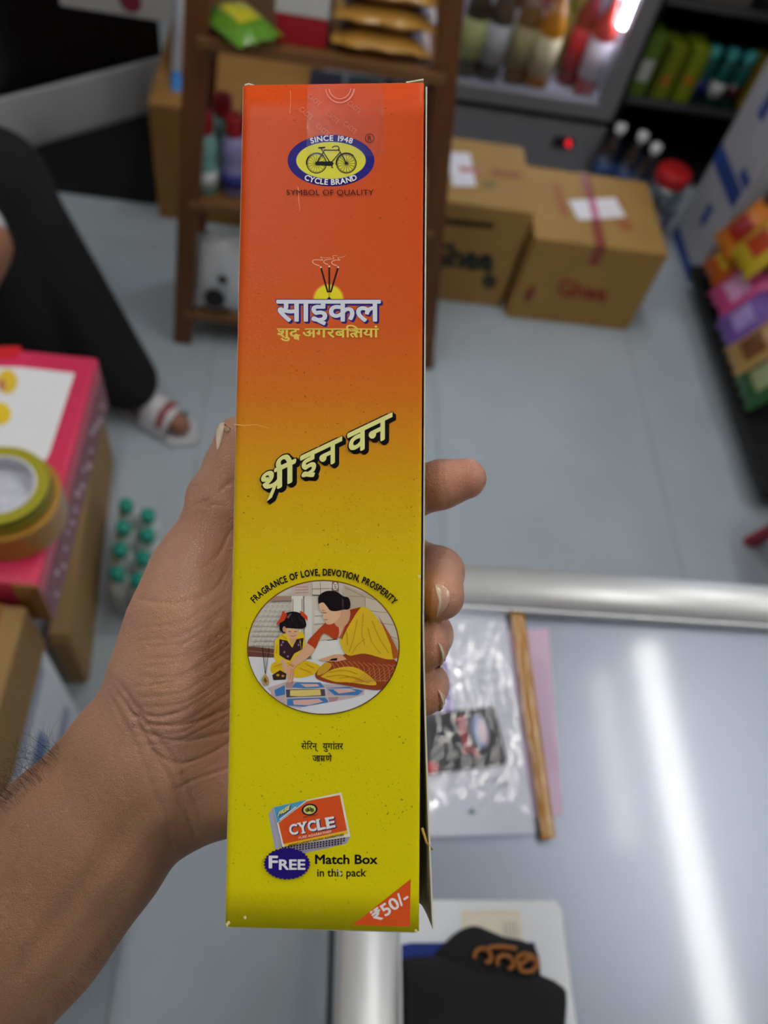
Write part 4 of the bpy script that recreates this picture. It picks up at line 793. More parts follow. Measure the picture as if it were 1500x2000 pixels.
ring('printed_band', .0538, .0532, zp+.060, zp+.0675, mat('green_print', (58, 74, 26), rough=.4), t2); ring('printed_band', .0538, .0532, zp+.0475, zp+.051, MATS['green_print'], t2)
V, F = lathe_vf([(.0374, zp+.047), (.0374, zp+.0475)], (tcx[0], tcx[1], 0), 32); mesh('label_disc', V, F, mat('core_label', (190, 192, 206), rough=.6, noise=.15, nscale=70), t2)
# kraft carton lying on the floor beside the stack
k1 = thing('carton', 'long narrow brown cardboard carton on the floor beside the small bottles', 'carton', (-.37, .82, 0))
KR, KP = .09, (-.352, .556)
m_kdark = m_card2
box('body', (-.388, -.352, .556, 1.09, 0, .212), m_kdark, k1, .0025, KR, KP); box('folded_flap', (-.387, -.353, .556, 1.09, .2122, .216), m_card2, k1, .001, KR, KP)
box('near_end_flap', (-.386, -.354, .548, .5555, .004, .205), m_card2, k1, .001, KR, KP)
# white printed carton and a kraft carton nearer to the viewer
wc = thing('carton', 'white plastic wrapped carton with blue print in front of the pink carton', 'carton', (-.50, .22, 0)); box('body', (-.72, -.309, .02, .424, 0, .548), mat('wrapped_white', (226, 231, 240), rough=.22, coat=.5, bump=.5, bscale=22, stretch=(1, .1, 1)), wc, .006)
A = Art(step=0)
for y0, y1, z0, z1, c in ((.10, .33, .36, .42, (110, 134, 180)), (.18, .40, .28, .31, (130, 148, 186)), (.06, .28, .18, .24, (150, 160, 190)), (.25, .40, .46, .49, (168, 176, 196)), (.12, .36, .10, .13, (120, 140, 184))):
    P = [proj(np.array((-.3085, a, b))) for a, b in ((y0, z0), (y1, z0), (y1, z1), (y0, z1))]; A.poly(P, c)
tag(A.build('blue_print', lambda u, v, zz: atx(u, v, -.3086), M_PRINTD, wc), kind='stuff')
kc = thing('carton', 'plain brown cardboard carton resting on the white wrapped carton', 'carton', (-.5, .22, .55)); box('body', (-.70, -.290, .04, .404, .55, .662), m_card, kc, .003); box('packing_tape', (-.345, -.315, .039, .405, .6605, .6625), m_tapes, kc)
# small bottles with teal caps
m_bot = mat('clear_white_bottle', (226, 234, 234), rough=.3, trans=.1, ior=1.3); m_cap = mat('teal_cap', (20, 150, 132), rough=.4)
def small_bottle(loc):
    t = thing('small_bottle', 'small white bottle with a teal cap in the shrink wrapped group on the floor', 'bottle', loc, 'small teal capped bottles on the floor'); x, y, z = loc
    lathe('body', [(.018, 0), (.022, .003), (.0225, .10), (.021, .112), (.013, .127), (.012, .131)], loc, m_bot, t, 20); lathe('cap', [(.0145, .131), (.015, .133), (.015, .150), (.0135, .153)], loc, m_cap, t, 20)
    lathe('label', [(.0228, .025), (.0228, .085)], loc, mat('bottle_label', (186, 196, 196), rough=.5), t, 20); return t
caps = [(245, 983), (288, 1003), (240, 1027), (288, 1042), (234, 1070), (279, 1087), (228, 1117), (268, 1130)]; sb = None
cx0 = at(245, 983, .15); 
for k, (u, v) in enumerate(caps):
    p = at(u, v, .152); loc = (max(p[0], -.326), p[1], 0)
    if sb is None: sb = small_bottle(loc)
    else: copy_tree(sb, loc)
# ================================================================== wooden rack
m_wood = mat('brown_wood', (104, 62, 26), rough=.5, noise=.22, nscale=7, stretch=(6, 6, .6)); m_board = mat('shelf_board', (122, 84, 46), rough=.55, noise=.15, nscale=6, stretch=(.6, 6, 6))
rk = thing('wooden_rack', 'brown wooden rack with three shelves, narrower towards its top', 'rack', (.03, 1.65, 0))
def rx(z, s): return (-.297+.095*z) if s < 0 else (.355-.145*z)
for y in (1.5, 1.735):
    for s in (-1, 1):
        bm = bmesh.new(); bar(bm, (rx(0, s)+s*-.0, y, 0), (rx(1.35, s), y, 1.35), .045, .035, (0, 1, 0), .004); frombm('post', bm, m_wood, rk)
for z in (.118, .445, .792, 1.14):
    box('shelf', (rx(z, -1)+.0, rx(z, 1)-.0, 1.478, 1.752, z-.022, z), m_board, rk, .003)
    for s in (-1, 1):
        bm = bmesh.new(); bar(bm, (rx(z, s)-s*.012, 1.5, z-.04), (rx(z, s)-s*.012, 1.735, z-.04), .02, .03); frombm('side_rail', bm, m_wood, rk)
def soft(name, c, sx, sy, sz, m, label, cat, rot=0, group=None, tilt=0, dec_=None, seed=0):
    """a filled flexible packet: pillow body with crimped ends, long side along x"""
    n, k = 12, 9; V = []; r = np.random.default_rng(seed); ph = r.uniform(0, 6, 4); R = Matrix.Rotation(rot, 3, 'Z') @ Matrix.Rotation(tilt, 3, 'X')
    for sgn in (1, -1):
        for i in range(n):
            for j in range(k):
                a, b = i/(n-1)*2-1, j/(k-1)*2-1; e = (1-abs(a)**3)*(1-b*b)**.5*(1+.12*math.sin(a*7+ph[0])*math.sin(b*5+ph[1])); x = a*sx/2*(1-.03*b*b); y = b*sy/2*(1-.06*math.sin(a*9+ph[2])*(1-e))
                z = sgn*sz/2*max(e, .02); V.append(np.array(R @ Vector((x, y, z)))+np.array(c)+(0, 0, sz/2 if not tilt else 0))
    F = []
    for s in (0, 1):
        for i in range(n-1):
            for j in range(k-1): q = (s*n*k+i*k+j, s*n*k+(i+1)*k+j, s*n*k+(i+1)*k+j+1, s*n*k+i*k+j+1); F.append(q if s == 0 else q[::-1])
    bm = bmesh.new(); vs = [bm.verts.new(v.tolist()) for v in V]; [bm.faces.new([vs[i] for i in f]) for f in F]; bmesh.ops.remove_doubles(bm, verts=bm.verts[:], dist=1e-5)
    V2 = np.array(V); base = (float(V2[:, 0].mean()), float(V2[:, 1].mean()), float(V2[:, 2].min()))
    t = thing(name, label, cat, base, group); frombm('wrapper', bm, m, t, True)
    if dec_:
        mb, w, h = dec_; V3 = []
        for i in range(n):
            for j in range(k):
                a, b = (i/(n-1)*2-1)*w, (j/(k-1)*2-1)*h; e = (1-abs(a)**3)*(1-b*b)**.5*(1+.12*math.sin(a*7+ph[0])*math.sin(b*5+ph[1])); V3.append(np.array(R @ Vector((a*sx/2*(1-.03*b*b), b*sy/2*(1-.06*math.sin(a*9+ph[2])*(1-e)), sz/2*max(e, .02)+.0016)))+np.array(c)+(0, 0, sz/2 if not tilt else 0))
        mesh('printed_band', V3, [(i*k+j, (i+1)*k+j, (i+1)*k+j+1, i*k+j+1) for i in range(n-1) for j in range(k-1)], mb, t, True)
    return t
g_ = lambda n, c, **k: mat(n, c, rough=k.pop('rough', .3), coat=.4, **k)
m_biscuit = g_('biscuit_wrap', (196, 148, 66)); m_maro = g_('maroon_print', (70, 26, 34)); m_greenp = g_('green_wrap', (96, 150, 40)); m_yel = g_('yellow_wrap', (200, 196, 40))
p = aty(455, 10, 1.47); soft('snack_packet', (p[0]+.01, 1.50, .7925), .10, .13, .045, m_greenp, 'bright green packet lying at the rack edge beside the red carton', 'packet', .7, dec_=(m_yel, .5, .5), seed=1)
rc = thing('carton', 'red and white carton on the rack shelf beside the biscuit packets', 'carton', (-.03, 1.55, .7925)); box('body', (-.082, .012, 1.50, 1.60, .7925, .845), mat('red_carton', (170, 26, 40), rough=.4), rc, .002); box('lid', (-.083, .013, 1.499, 1.601, .845, .90), mat('carton_white', (206, 206, 206), rough=.5), rc, .002)
for k in range(3): soft('biscuit_packet', (.112+.003*k, 1.55, .7925+k*.044), .19, .125, .043, m_biscuit, ['tan biscuit packet with maroon print, lowest of the stack on the rack', 'tan biscuit packet with maroon print in the middle of its stack', 'tan biscuit packet with maroon print, topmost of its stack'][k], 'packet', .02, 'tan biscuit packets on the rack', dec_=(m_maro, .8, .55), seed=5+k)
def bottle(name, loc, prof, capp, lab, mb, mc, ml, label, cat='bottle', group=None, n=20):
    t = thing(name, label, cat, loc, group); lathe('body', prof, loc, mb, t, n)
    if capp: lathe('cap', capp, loc, mc, t, n)
    if lab: lathe('label', lab, loc, ml, t, n)
    return t
m_redcap = mat('red_cap', (150, 16, 24), rough=.4); m_teal = mat('teal_white_plastic', (120, 170, 164), rough=.4); m_lav = mat('lavender_plastic', (140, 136, 186), rough=.4); m_whl = mat('white_label', (206, 210, 212), rough=.5); m_bluel = mat('blue_label', (40, 50, 130), rough=.4)
pr = [(.024, 0), (.028, .004), (.028, .06), (.024, .075), (.028, .09), (.028, .115), (.018, .135)]; cp = [(.019, .135), (.0195, .138), (.0195, .172), (.016, .176)]; lb = [(.0286, .02), (.0286, .055)]
for k, (x, y, mb, lab) in enumerate(((-.222, 1.53, m_teal, 'teal and white bottle with a red cap at the rack post'), (-.160, 1.535, m_lav, 'lavender bottle with a red cap beside the teal bottle'), (-.19, 1.60, m_teal, 'teal bottle with a red cap behind the two front bottles'), (-.128, 1.60, m_redcap, 'wholly red bottle on the middle rack shelf'))):
    bottle('cleaner_bottle', (x, y, .4452), pr, cp, lb, mb, m_redcap, m_whl if k != 1 else m_bluel, lab, group='red capped bottles on the rack')
for k, (x, c, l) in enumerate(((.02, (34, 40, 96), 'dark blue carton on the middle shelf of the wooden rack'), (.10, (44, 74, 92), 'dark teal carton on the middle rack shelf beside the dark blue one'), (.18, (28, 40, 120), 'deep blue carton beside the right post of the wooden rack'))):
    t = thing('carton', l, 'carton', (x, 1.60, .4452)); box('body', (x-.036, x+.036, 1.55, 1.68, .4452, .66), mat('pack_%d' % k, c, rough=.4, noise=.2, nscale=20), t, .002); box('front_print', (x-.028, x+.028, 1.5488, 1.5498, .50, .60), m_whl if k == 1 else mat('pack_print_%d' % k, (90, 96, 150), rough=.5), t)
m_ws = mat('white_sack', (196, 200, 208), rough=.3, coat=.4, bump=.5, bscale=40); m_blk = mat('black_print', (30, 30, 34), rough=.5)
t = soft('flour_packet', (-.19, 1.52, .222), .15, .20, .07, m_ws, 'white packet with a round black print on the lowest rack shelf', 'packet', 0, tilt=1.35, seed=12)
V, F = lathe_vf([(.026, 0), (.026, .001)], (-.205, 1.468, .185), 24, (0, -1, .25)); mesh('round_print', V, F, m_blk, t); V, F = lathe_vf([(.012, 0), (.012, .001)], (-.185, 1.470, .245), 20, (0, -1, .25)); mesh('round_print', V, F, m_blk, t)
soft('flour_packet', (-.045, 1.53, .212), .14, .18, .06, m_ws, 'white packet beside the packet with black prints on the rack', 'packet', .1, tilt=1.3, seed=13)
# tan board and white roll standing in the big open carton behind the rack
bc_ = thing('carton', 'large open brown carton on the floor behind the wooden rack', 'carton', (-.2, 2.22, 0)); m_big = mat('big_carton', (150, 110, 54), rough=.8, noise=.08, nscale=9)
for nm, b in (('front_wall', (-.43, .02, 1.985, 1.993, 0, .34)), ('back_wall', (-.43, .02, 2.45, 2.458, 0, .34)), ('left_wall', (-.43, -.422, 1.993, 2.45, 0, .34)), ('right_wall', (.012, .02, 1.993, 2.45, 0, .34)), ('bottom', (-.422, .012, 1.993, 2.45, 0, .008))): box(nm, b, m_big, bc_, .002)
box('packed_goods', (-.42, .01, 1.995, 2.448, .009, .30), m_big, bc_)
for P in (((-.43, 1.985, .34), (.02, 1.985, .34), (.02, 2.04, .352), (-.40, 2.04, .352)), ((-.43, 1.99, .34), (-.38, 2.05, .352), (-.38, 2.44, .352), (-.43, 2.455, .34))):
    bm = bmesh.new(); hexa(bm, [np.array(q) for q in P]+[np.array(q)+(0, 0, .005) for q in P]); frombm('top_flap', bm, m_big, bc_)
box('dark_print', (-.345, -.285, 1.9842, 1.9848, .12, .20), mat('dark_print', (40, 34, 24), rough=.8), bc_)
a, b = aty(344, 168, 2.07), aty(350, -60, 2.26); t = thing('poster_roll', 'white paper roll with a blue end standing in the open brown carton', 'roll', (a[0], a[1], .303))
d = (b-a)/np.linalg.norm(b-a); a0 = a-d*((a[2]-.303)/d[2]); V, F = tube_vf([a+d*.03, b+d*.3], .0135, 16); mesh('paper', V, F, mat('roll_white', (206, 212, 222), rough=.5), t, True); V, F = tube_vf([a0, a+d*.032], .014, 16); mesh('blue_end', V, F, mat('roll_blue', (56, 130, 206), rough=.4), t, True)
a, b = aty(370, 180, 2.10), aty(374, -80, 2.32); bm = bmesh.new(); d = (b-a)/np.linalg.norm(b-a); a0 = a-d*((a[2]-.303)/d[2]); bar(bm, a0, b+d*.2, .034, .010, (0, 1, 0)); tag(frombm('board', bm, mat('tan_board', (182, 150, 110), rough=.7, noise=.05, nscale=10), loc=a0), 'narrow tan board leaning in the open brown carton behind the roll', 'board')
# ================================================================== dark cabinet corner at the far left
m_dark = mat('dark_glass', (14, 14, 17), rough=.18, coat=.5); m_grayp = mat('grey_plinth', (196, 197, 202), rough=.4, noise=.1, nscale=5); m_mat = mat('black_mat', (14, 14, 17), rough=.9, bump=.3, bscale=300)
P = [at(-120, 345, 0), at(315, 397, 0), at(300, 300, 0), at(288, 227, 0), at(-120, 350-2, 0)]
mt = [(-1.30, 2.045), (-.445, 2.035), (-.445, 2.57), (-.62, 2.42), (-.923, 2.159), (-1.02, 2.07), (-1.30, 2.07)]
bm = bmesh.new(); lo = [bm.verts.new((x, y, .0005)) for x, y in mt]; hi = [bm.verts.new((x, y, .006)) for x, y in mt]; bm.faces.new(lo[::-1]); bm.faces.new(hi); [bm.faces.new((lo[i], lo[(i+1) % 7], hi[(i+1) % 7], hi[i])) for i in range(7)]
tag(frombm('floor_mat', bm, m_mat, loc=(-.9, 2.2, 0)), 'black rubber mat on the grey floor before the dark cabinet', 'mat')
cb = thing('cabinet', 'black glass cabinet on a grey plinth standing at an angle', 'cabinet', (-1.0, 2.55, 0)); a41 = math.atan2(.33, .383); pv = (-.923, 2.159)
box('plinth', (-1.35, -.33, 2.166, 2.62, .0065, .165), m_grayp, cb, .004, a41, pv); box('body', (-1.34, -.34, 2.175, 2.61, .166, .95), m_dark, cb, .004, a41, pv)
for x in (-1.0, -.66): box('door_panel', (x-.15, x+.16, 2.168, 2.174, .19, .93), m_dark, cb, .002, a41, pv)
sg = thing('notice_board', 'white notice board with a red mark fixed above the black cabinet', 'sign', (-.55, 2.0, .7)); p0, p1 = aty(118, 12, 2.05), aty(318, 42, 2.05); zb = (p0[2]+p1[2])/2
box('board', (p0[0], p1[0]+.02, 2.05, 2.062, zb, zb+.28), mat('board_white', (186, 184, 184), rough=.6), sg, .002); q = aty(255, 10, 2.05); V, F = lathe_vf([(.026, 0), (.026, .0012)], (q[0], 2.049, q[2]+.01), 20, (0, -1, 0)); mesh('red_mark', V, F, mat('mark_red', (130, 40, 54), rough=.6), sg)
for x in (p0[0]+.03, p1[0]-.03): V, F = tube_vf([(x, 2.056, zb+.27), (x, 2.056, ZC)], .003, 6); mesh('hanging_wire', V, F, m_leg, sg)
# ================================================================== cartons before the fridge
m_ghee = mat('ghee_carton', (164, 128, 68), rough=.75, noise=.05, nscale=10)
def ghee(b, label, col, prints):
    x0, x1, y0, y1, z1 = b; t = thing('carton', label, 'carton', ((x0+x1)/2, (y0+y1)/2, 0)); box('body', (x0, x1, y0, y1, .0005, z1), m_ghee, t, .004); return t
def quad(name, P, m, t): return mesh(name, P, [(0, 1, 2, 3)], m, t)
def on_front(y): return lambda u, v, zz: aty(u, v, y-.0006-zz*20)
t = ghee((.606, .985, 1.728, 2.052, .283), 'brown carton with a white label and red tape, printed Ghee in red', None, None)
m_red = mat('red_tape', (140, 62, 40), rough=.35, coat=.4); m_lbl = mat('paper_label', (226, 224, 230), rough=.6)
box('red_tape', (.776, .806, 1.7272, 2.0528, .2835, .2840), m_red, t); box('red_tape', (.776, .806, 1.7268, 1.7274, .22, .2838), m_red, t)
A = Art(step=0); A.poly([(1110, 391), (1202, 386), (1222, 424), (1130, 430)], (228, 226, 232)); A.build('white_label', on_z(.2842), M_PRINTD, t)
A = Art(step=0); A.poly([(1148, 389), (1162, 388), (1172, 428), (1158, 429)], (200, 120, 150)); A.build('label_tape', on_z(.2848), M_PRINT, t)
A = Art(step=0); A.text('Ghee', (1090, 545, 1184, 578), (150, 50, 34), .03, lambda x, y: (x, y+(x-1090)*.12)); tag(A.build('carton_lettering', on_front(1.7275), M_PRINTD, t), kind='stuff')
A = Art(step=0); A.poly([(1026, 570), (1040, 556), (1046, 566), (1034, 590), (1022, 588)], (132, 54, 40)); A.build('red_symbol', on_front(1.7275), M_PRINTD, t)
A = Art(step=0)
for P in (((1078, 358), (1092, 360), (1112, 425), (1096, 420)), ((1190, 376), (1204, 384), (1222, 398), (1214, 402)), ((1200, 430), (1224, 420), (1240, 450), (1218, 452))): A.poly(P, (158, 96, 52))
tag(A.build('faded_red_print', on_z(.2836), M_PRINTD, t), kind='stuff')
t = ghee((.20, .594, 1.765, 2.06, .33), 'brown carton with a white label, printed Ghee in dark green', None, None)
A = Art(step=0); A.poly([(872, 296), (918, 299), (930, 364), (884, 363)], (226, 224, 232)); A.build('white_label', on_z(.3310), M_PRINTD, t)
A = Art(step=0); A.poly([(896, 324), (938, 330), (940, 338), (898, 334)], (190, 110, 110)); A.poly([(962, 331), (1018, 338), (1018, 347), (960, 342)], (146, 86, 52)); A.poly([(944, 353), (968, 357), (966, 368), (944, 364)], (118, 110, 66)); tag(A.build('red_print', on_z(.3316), M_PRINTD, t), kind='stuff')
A = Art(step=0); A.text('Ghee', (832, 468, 964, 520), (36, 44, 34), .05, lambda x, y: (x, y+(x-832)*.10)); tag(A.build('carton_lettering', on_front(1.7645), M_PRINTD, t), kind='stuff')
A = Art(step=0); A.poly([(848, 424), (966, 436), (964, 447), (848, 436)], (48, 44, 26)); A.build('printed_line', on_front(1.7645), M_PRINTD, t); A = Art(step=0); A.ell((956, 550), 15, 15, (62, 58, 36), 18); A.build('round_symbol', on_front(1.7645), M_PRINTD, t)
# ================================================================== glass door fridge
FY = 2.45; m_fr = mat('fridge_grey', (116, 116, 122), rough=.4, noise=.04, nscale=8); m_in = mat('fridge_white', (212, 216, 224), rough=.5); m_gap = mat('dark_gap', (16, 16, 18), rough=.8)
fr = thing('fridge', 'grey glass door drinks fridge with a red temperature display', 'fridge', (.60, 2.75, 0)); x0, x1 = .24, .965
def fz(u, v): return aty(u, v, FY)[2]
zg = fz(1183, 240); zk = fz(1180, 255); zb_ = fz(1168, 328)
box('back', (x0, x1, 3.0, 3.05, .05, 1.75), m_in, fr); box('side_wall', (x0, x0+.03, FY+.05, 3.0, .05, 1.75), m_in, fr); box('side_wall', (x1-.03, x1, FY+.05, 3.0, .05, 1.75), m_in, fr); box('top', (x0, x1, FY+.05, 3.05, 1.75, 1.80), m_fr, fr); box('base', (x0, x1, FY+.05, 3.0, .05, zg+.02), m_in, fr)
box('kick_panel', (x0, x1, FY+.005, FY+.05, .035, zk), m_fr, fr, .003); box('door_gasket', (x0+.01, x1-.01, FY+.03, FY+.05, zk, zg), m_gap, fr)
for x in (x0+.04, x1-.06): box('foot', (x, x+.03, FY+.03, FY+.06, 0, .036), m_gap, fr)
zgl = fz(1172, 205); xg = aty(1172, 205, FY)[0]
dr = box('door_frame', (x0, x1, FY, FY+.045, zg+.004, zgl), m_fr, fr, .004); box('door_frame', (xg, x1, FY, FY+.045, zgl, 1.74), m_fr, fr, .004); box('door_frame', (x0, x0+.05, FY, FY+.045, zgl, 1.74), m_fr, fr, .004); box('door_frame', (x0+.05, xg, FY, FY+.045, 1.69, 1.74), m_fr, fr, .004)
box('glass_pane', (x0+.05, xg, FY+.020, FY+.0205, zgl, 1.69), film('door_glass', .05, rough=.02), fr)
pd = aty(1100, 280, FY); dp = box('display', (pd[0]-.035, pd[0]+.035, FY-.001, FY+.005, pd[2]-.018, pd[2]+.018), mat('display_black', (14, 10, 12), rough=.2), fr, .002); A = Art(step=0); A.text('4', (1104, 271, 1115, 289), (255, 40, 50), .05); None
o = A.build('display_digit', lambda u, v, z: aty(u, v, FY-.0016-z*8), mat('display_glow', (255, 36, 50), emit=.3), fr, label='red glowing digit')
pl = aty(1232, 20, FY+.10); m_led = mat('fridge_lamp_glow', (236, 244, 255), emit=11)
V, F = tube_vf([(x1-.055, FY+.085, aty(1212, 52, FY+.085)[2]), (x1-.055, FY+.085, 1.6)], .012, 8); mesh('lamp_strip', V, F, m_led, fr, True); box('interior_shelf', (x0+.03, x1-.03, FY+.06, 2.98, .70, .712), m_in, fr, .002)
zf = zg+.0205; bpr = [(.032, 0), (.039, .006), (.039, .19), (.037, .21), (.018, .27), (.013, .28), (.013, .30)]; bcp = [(.0155, .30), (.0155, .322), (.014, .324)]; blb = [(.0396, .06), (.0396, .18)]
def juice(u, col, lc, label, y, cc=(210, 210, 214)):
    x = aty(u, 150, y)[0]; mb = mat('drink_%d_%d_%d' % col, col, rough=.12, trans=.25, ior=1.35, coat=.3); bottle('drink_bottle', (x, y, zf), bpr, bcp, blb, mb, mat('cap_%d_%d_%d' % cc, cc, rough=.4), mat('lab_%d_%d_%d' % lc, lc, rough=.5, noise=.18, nscale=45), label, group='drink bottles in the fridge')
juice(905, (40, 40, 36), (176, 186, 116), 'dark drink bottle with a pale green label in the fridge', 2.58, (30, 26, 30)); juice(950, (44, 44, 50), (180, 184, 180), 'dark drink bottle with a white label beside the pale green one', 2.57, (30, 26, 30)); juice(1003, (120, 84, 40), (168, 160, 110), 'brown drink bottle with a faded label in the fridge', 2.58)
juice(1050, (206, 136, 20), (206, 196, 150), 'amber orange drink bottle nearest to the fridge door', 2.542); juice(1085, (166, 160, 60), (196, 190, 90), 'yellow drink bottle behind the amber one', 2.72); juice(1110, (150, 30, 34), (206, 40, 44), 'red drink bottle with a red label between the amber and orange red ones', 2.63); juice(1150, (190, 60, 46), (206, 196, 200), 'orange red drink bottle with a white label by the fridge side', 2.57)
juice(975, (70, 60, 50), (170, 170, 160), 'dark brown drink bottle in the back row of the fridge', 2.70, (40, 30, 30)); juice(1030, (150, 50, 40), (180, 150, 130), 'dull red drink bottle in the back row of the fridge', 2.72)
# ================================================================== black shelf unit beside the fridge
SY = 2.50; m_bl = mat('black_shelf', (16, 16, 18), rough=.6); m_sh = mat('shelf_lip', (70, 72, 76), rough=.45)
su = thing('shelf_unit', 'black shelf unit with grey shelf edges beside the fridge', 'shelf', (1.25, 2.75, 0)); zs = aty(1330, 207, SY)[2]; zu = aty(1400, 12, SY)[2]
box('back', (.985, 1.62, 3.0, 3.02, 0, 1.5), m_bl, su); box('side_wall', (.985, 1.0, SY, 3.0, 0, 1.5), m_bl, su); box('side_wall', (1.605, 1.62, SY, 3.0, 0, 1.5), m_bl, su)
for z in (zs, zu, 1.05): box('shelf', (1.0, 1.605, SY+.012, 3.0, z-.015, z), m_bl, su); box('shelf_edge', (1.0, 1.605, SY, SY+.012, z-.018, z+.002), m_sh, su, .002)
box('shelf', (1.0, 1.605, SY+.012, 3.0, .03, .045), m_bl, su)
def carton(x, w, d, h, c, label, y=SY+.02, parts=(), z=zs, group=None):
    t = thing('small_carton', label, 'carton', (x+w/2, y+d/2, z+.0005), group); box('body', (x, x+w, y, y+d, z+.0005, z+h), mat('sc_%d_%d_%d' % c, c, rough=.4, noise=.06, nscale=20), t, .002)
    for a0, a1, b0, b1, cc in parts: box('front_print', (x+w*a0, x+w*a1, y-.0012, y-.0002, z+h*b0, z+h*b1), mat('sp_%d_%d_%d' % cc, cc, rough=.5), t)
    return t
xs_ = lambda u, v: aty(u, v, SY+.02)[0]
gx = xs_(1262, 195); carton(1.005, .055, .10, .19, (84, 112, 36), 'green carton with a white print next to the fridge on the black shelf', parts=((.15, .85, .25, .6, (180, 180, 180)),)); carton(gx+.005, .058, .10, .165, (112, 124, 26), 'olive green carton with an orange dot beside the white printed one', parts=((.3, .7, .3, .45, (180, 90, 30)), (.02, .16, 0, 1, (50, 62, 14)))); carton(gx+.077, .062, .10, .17, (124, 138, 28), 'lime green carton with an orange dot beside the teal bottles', parts=((.3, .7, .35, .5, (190, 100, 30)), (.02, .14, 0, 1, (54, 66, 14))))
m_tl = mat('teal_bottle', (16, 88, 84), rough=.35); m_tc = mat('aqua_cap', (70, 176, 176), rough=.4); m_db = mat('navy_label', (26, 32, 110), rough=.45)
pr2 = [(.022, 0), (.026, .004), (.026, .12), (.016, .135)]; cp2 = [(.020, .135), (.021, .14), (.021, .165), (.018, .168)]; lb2 = [(.0266, .02), (.0266, .07)]
x = gx+.168
for k, (dx, ml, l) in enumerate(((0, m_db, 'teal bottle with an aqua cap and navy label on the black shelf'), (.062, m_whl, 'teal bottle with an aqua cap and white label on the black shelf'), (.120, m_maro, 'teal bottle with an aqua cap and maroon label on the black shelf'))): bottle('teal_bottle', (x+dx, SY+.06, zs+.0005), pr2, cp2, lb2, m_tl, m_tc, ml, l, group='teal bottles on the black shelf')
carton(x+.155, .03, .10, .16, (150, 130, 40), 'narrow ochre carton at the end of the black shelf'); carton(1.10, .16, .12, .15, (90, 84, 80), 'grey carton on the upper black shelf', z=zu)
# jars and bottles on the floor between cartons and shelf
m_clear = film('jar_clear', .16, rough=.08, tint=(196, 206, 216)); m_red2 = mat('jar_red', (172, 26, 30), rough=.4)
p = at(1320, 332, .262); jar = thing('plastic_jar', 'clear plastic jar with a broad red lid beside the cartons', 'jar', (p[0], p[1], 0)); lathe('jar_body', [(.05, .001), (.056, .006), (.056, .20), (.048, .222)], (p[0], p[1], 0), m_clear, jar, 28); lathe('lid', [(.052, .222), (.054, .226), (.054, .258), (.048, .263)], (p[0], p[1], 0), m_red2, jar, 28); lathe('contents', [(.048, .006), (.051, .01), (.051, .12)], (p[0], p[1], 0), mat('jar_fill', (130, 126, 134), rough=.5, noise=.5, nscale=60), jar, 24)
m_pet = film('pet_clear', .22, rough=.10, tint=(150, 170, 200)); m_wc = mat('white_cap', (220, 222, 228), rough=.35); ppr = [(.03, .001), (.036, .006), (.036, .15), (.034, .17), (.015, .215), (.014, .23)]; pcp = [(.016, .23), (.017, .233), (.017, .25), (.015, .252)]
for k, (u, v, z, l) in enumerate(((1215, 245, .25, 'clear bottle with a white cap beside the fridge foot'), (1284, 284, .25, 'clear bottle with a white cap between the fridge and the red lidded jar'), (1240, 300, .18, 'clear bottle with a blue tint behind the ghee carton'))):
    p = at(u, v, z); bottle('water_bottle', (p[0], max(p[1], 2.10), 0), ppr, pcp, [(.0368, .07), (.0368, .13)], m_pet, m_wc, mat('water_label', (50, 76, 130), rough=.4), l, group='clear bottles beside the fridge')
p = at(1305, 400, .12); tag(lathe('glass_cup', [(.028, .001), (.036, .10), (.034, .10), (.026, .005)], (p[0], p[1], 0), film('cup_clear', .35, rough=.15, tint=(206, 206, 214)), None, 20, loc=(p[0], p[1], 0)), 'clear plastic cup on the floor before the red lidded jar', 'cup')
# ================================================================== white and blue cartons, snack rack at the right
m_wb = mat('white_blue_carton', (176, 178, 188), rough=.5, noise=.05, nscale=8); m_bb = mat('carton_blue', (44, 76, 150), rough=.5, noise=.2, nscale=14)
CX = 1.242
def wb(z0, z1, label, prints, y0=1.975, y1=2.235):
    t = thing('carton', label, 'carton', (CX+.16, (y0+y1)/2, z0)); box('body', (CX, CX+.32, y0, y1, z0+.0005, z1), m_wb, t, .004)
    for a, b, c, d in prints: box('blue_print', (CX-.0012, CX-.0004, y0+a*(y1-y0), y0+b*(y1-y0), z0+c*(z1-z0), z0+d*(z1-z0)), m_bb, t)
    return t
wb(0, .335, 'white carton with blue bands standing on the floor beside the snack rack', ((.02, .98, 0, .12), (.05, .98, .82, .99), (.4, .55, .42, .62))); wb(.335, .66, 'white carton with blue print, upper one of the stack by the snack rack', ((.45, .62, .45, .72), (0.02, .3, .02, .12))); wb(.66, .95, 'white carton topmost on the stack by the snack rack', ((.2, .8, .1, .3),))
m_rk = mat('rack_black', (24, 24, 26), rough=.55); gr = thing('snack_rack', 'black metal snack rack along the grey floor at the right', 'rack', (1.48, 1.5, 0))
box('toe_kick', (1.28, 1.70, 1.10, 1.955, 0, .07), m_rk, gr, .004); box('base', (1.20, 1.70, 1.10, 1.955, .07, .095), m_rk, gr, .004); box('back', (1.68, 1.70, 1.10, 1.955, .095, 1.2), m_rk, gr); box('side_wall', (1.30, 1.68, 1.94, 1.955, .095, .62), m_rk, gr)
for z in (.52, .84): box('shelf', (1.36, 1.68, 1.10, 1.94, z, z+.012), m_rk, gr); box('shelf_edge', (1.35, 1.36, 1.10, 1.94, z-.01, z+.03), m_sh, gr)
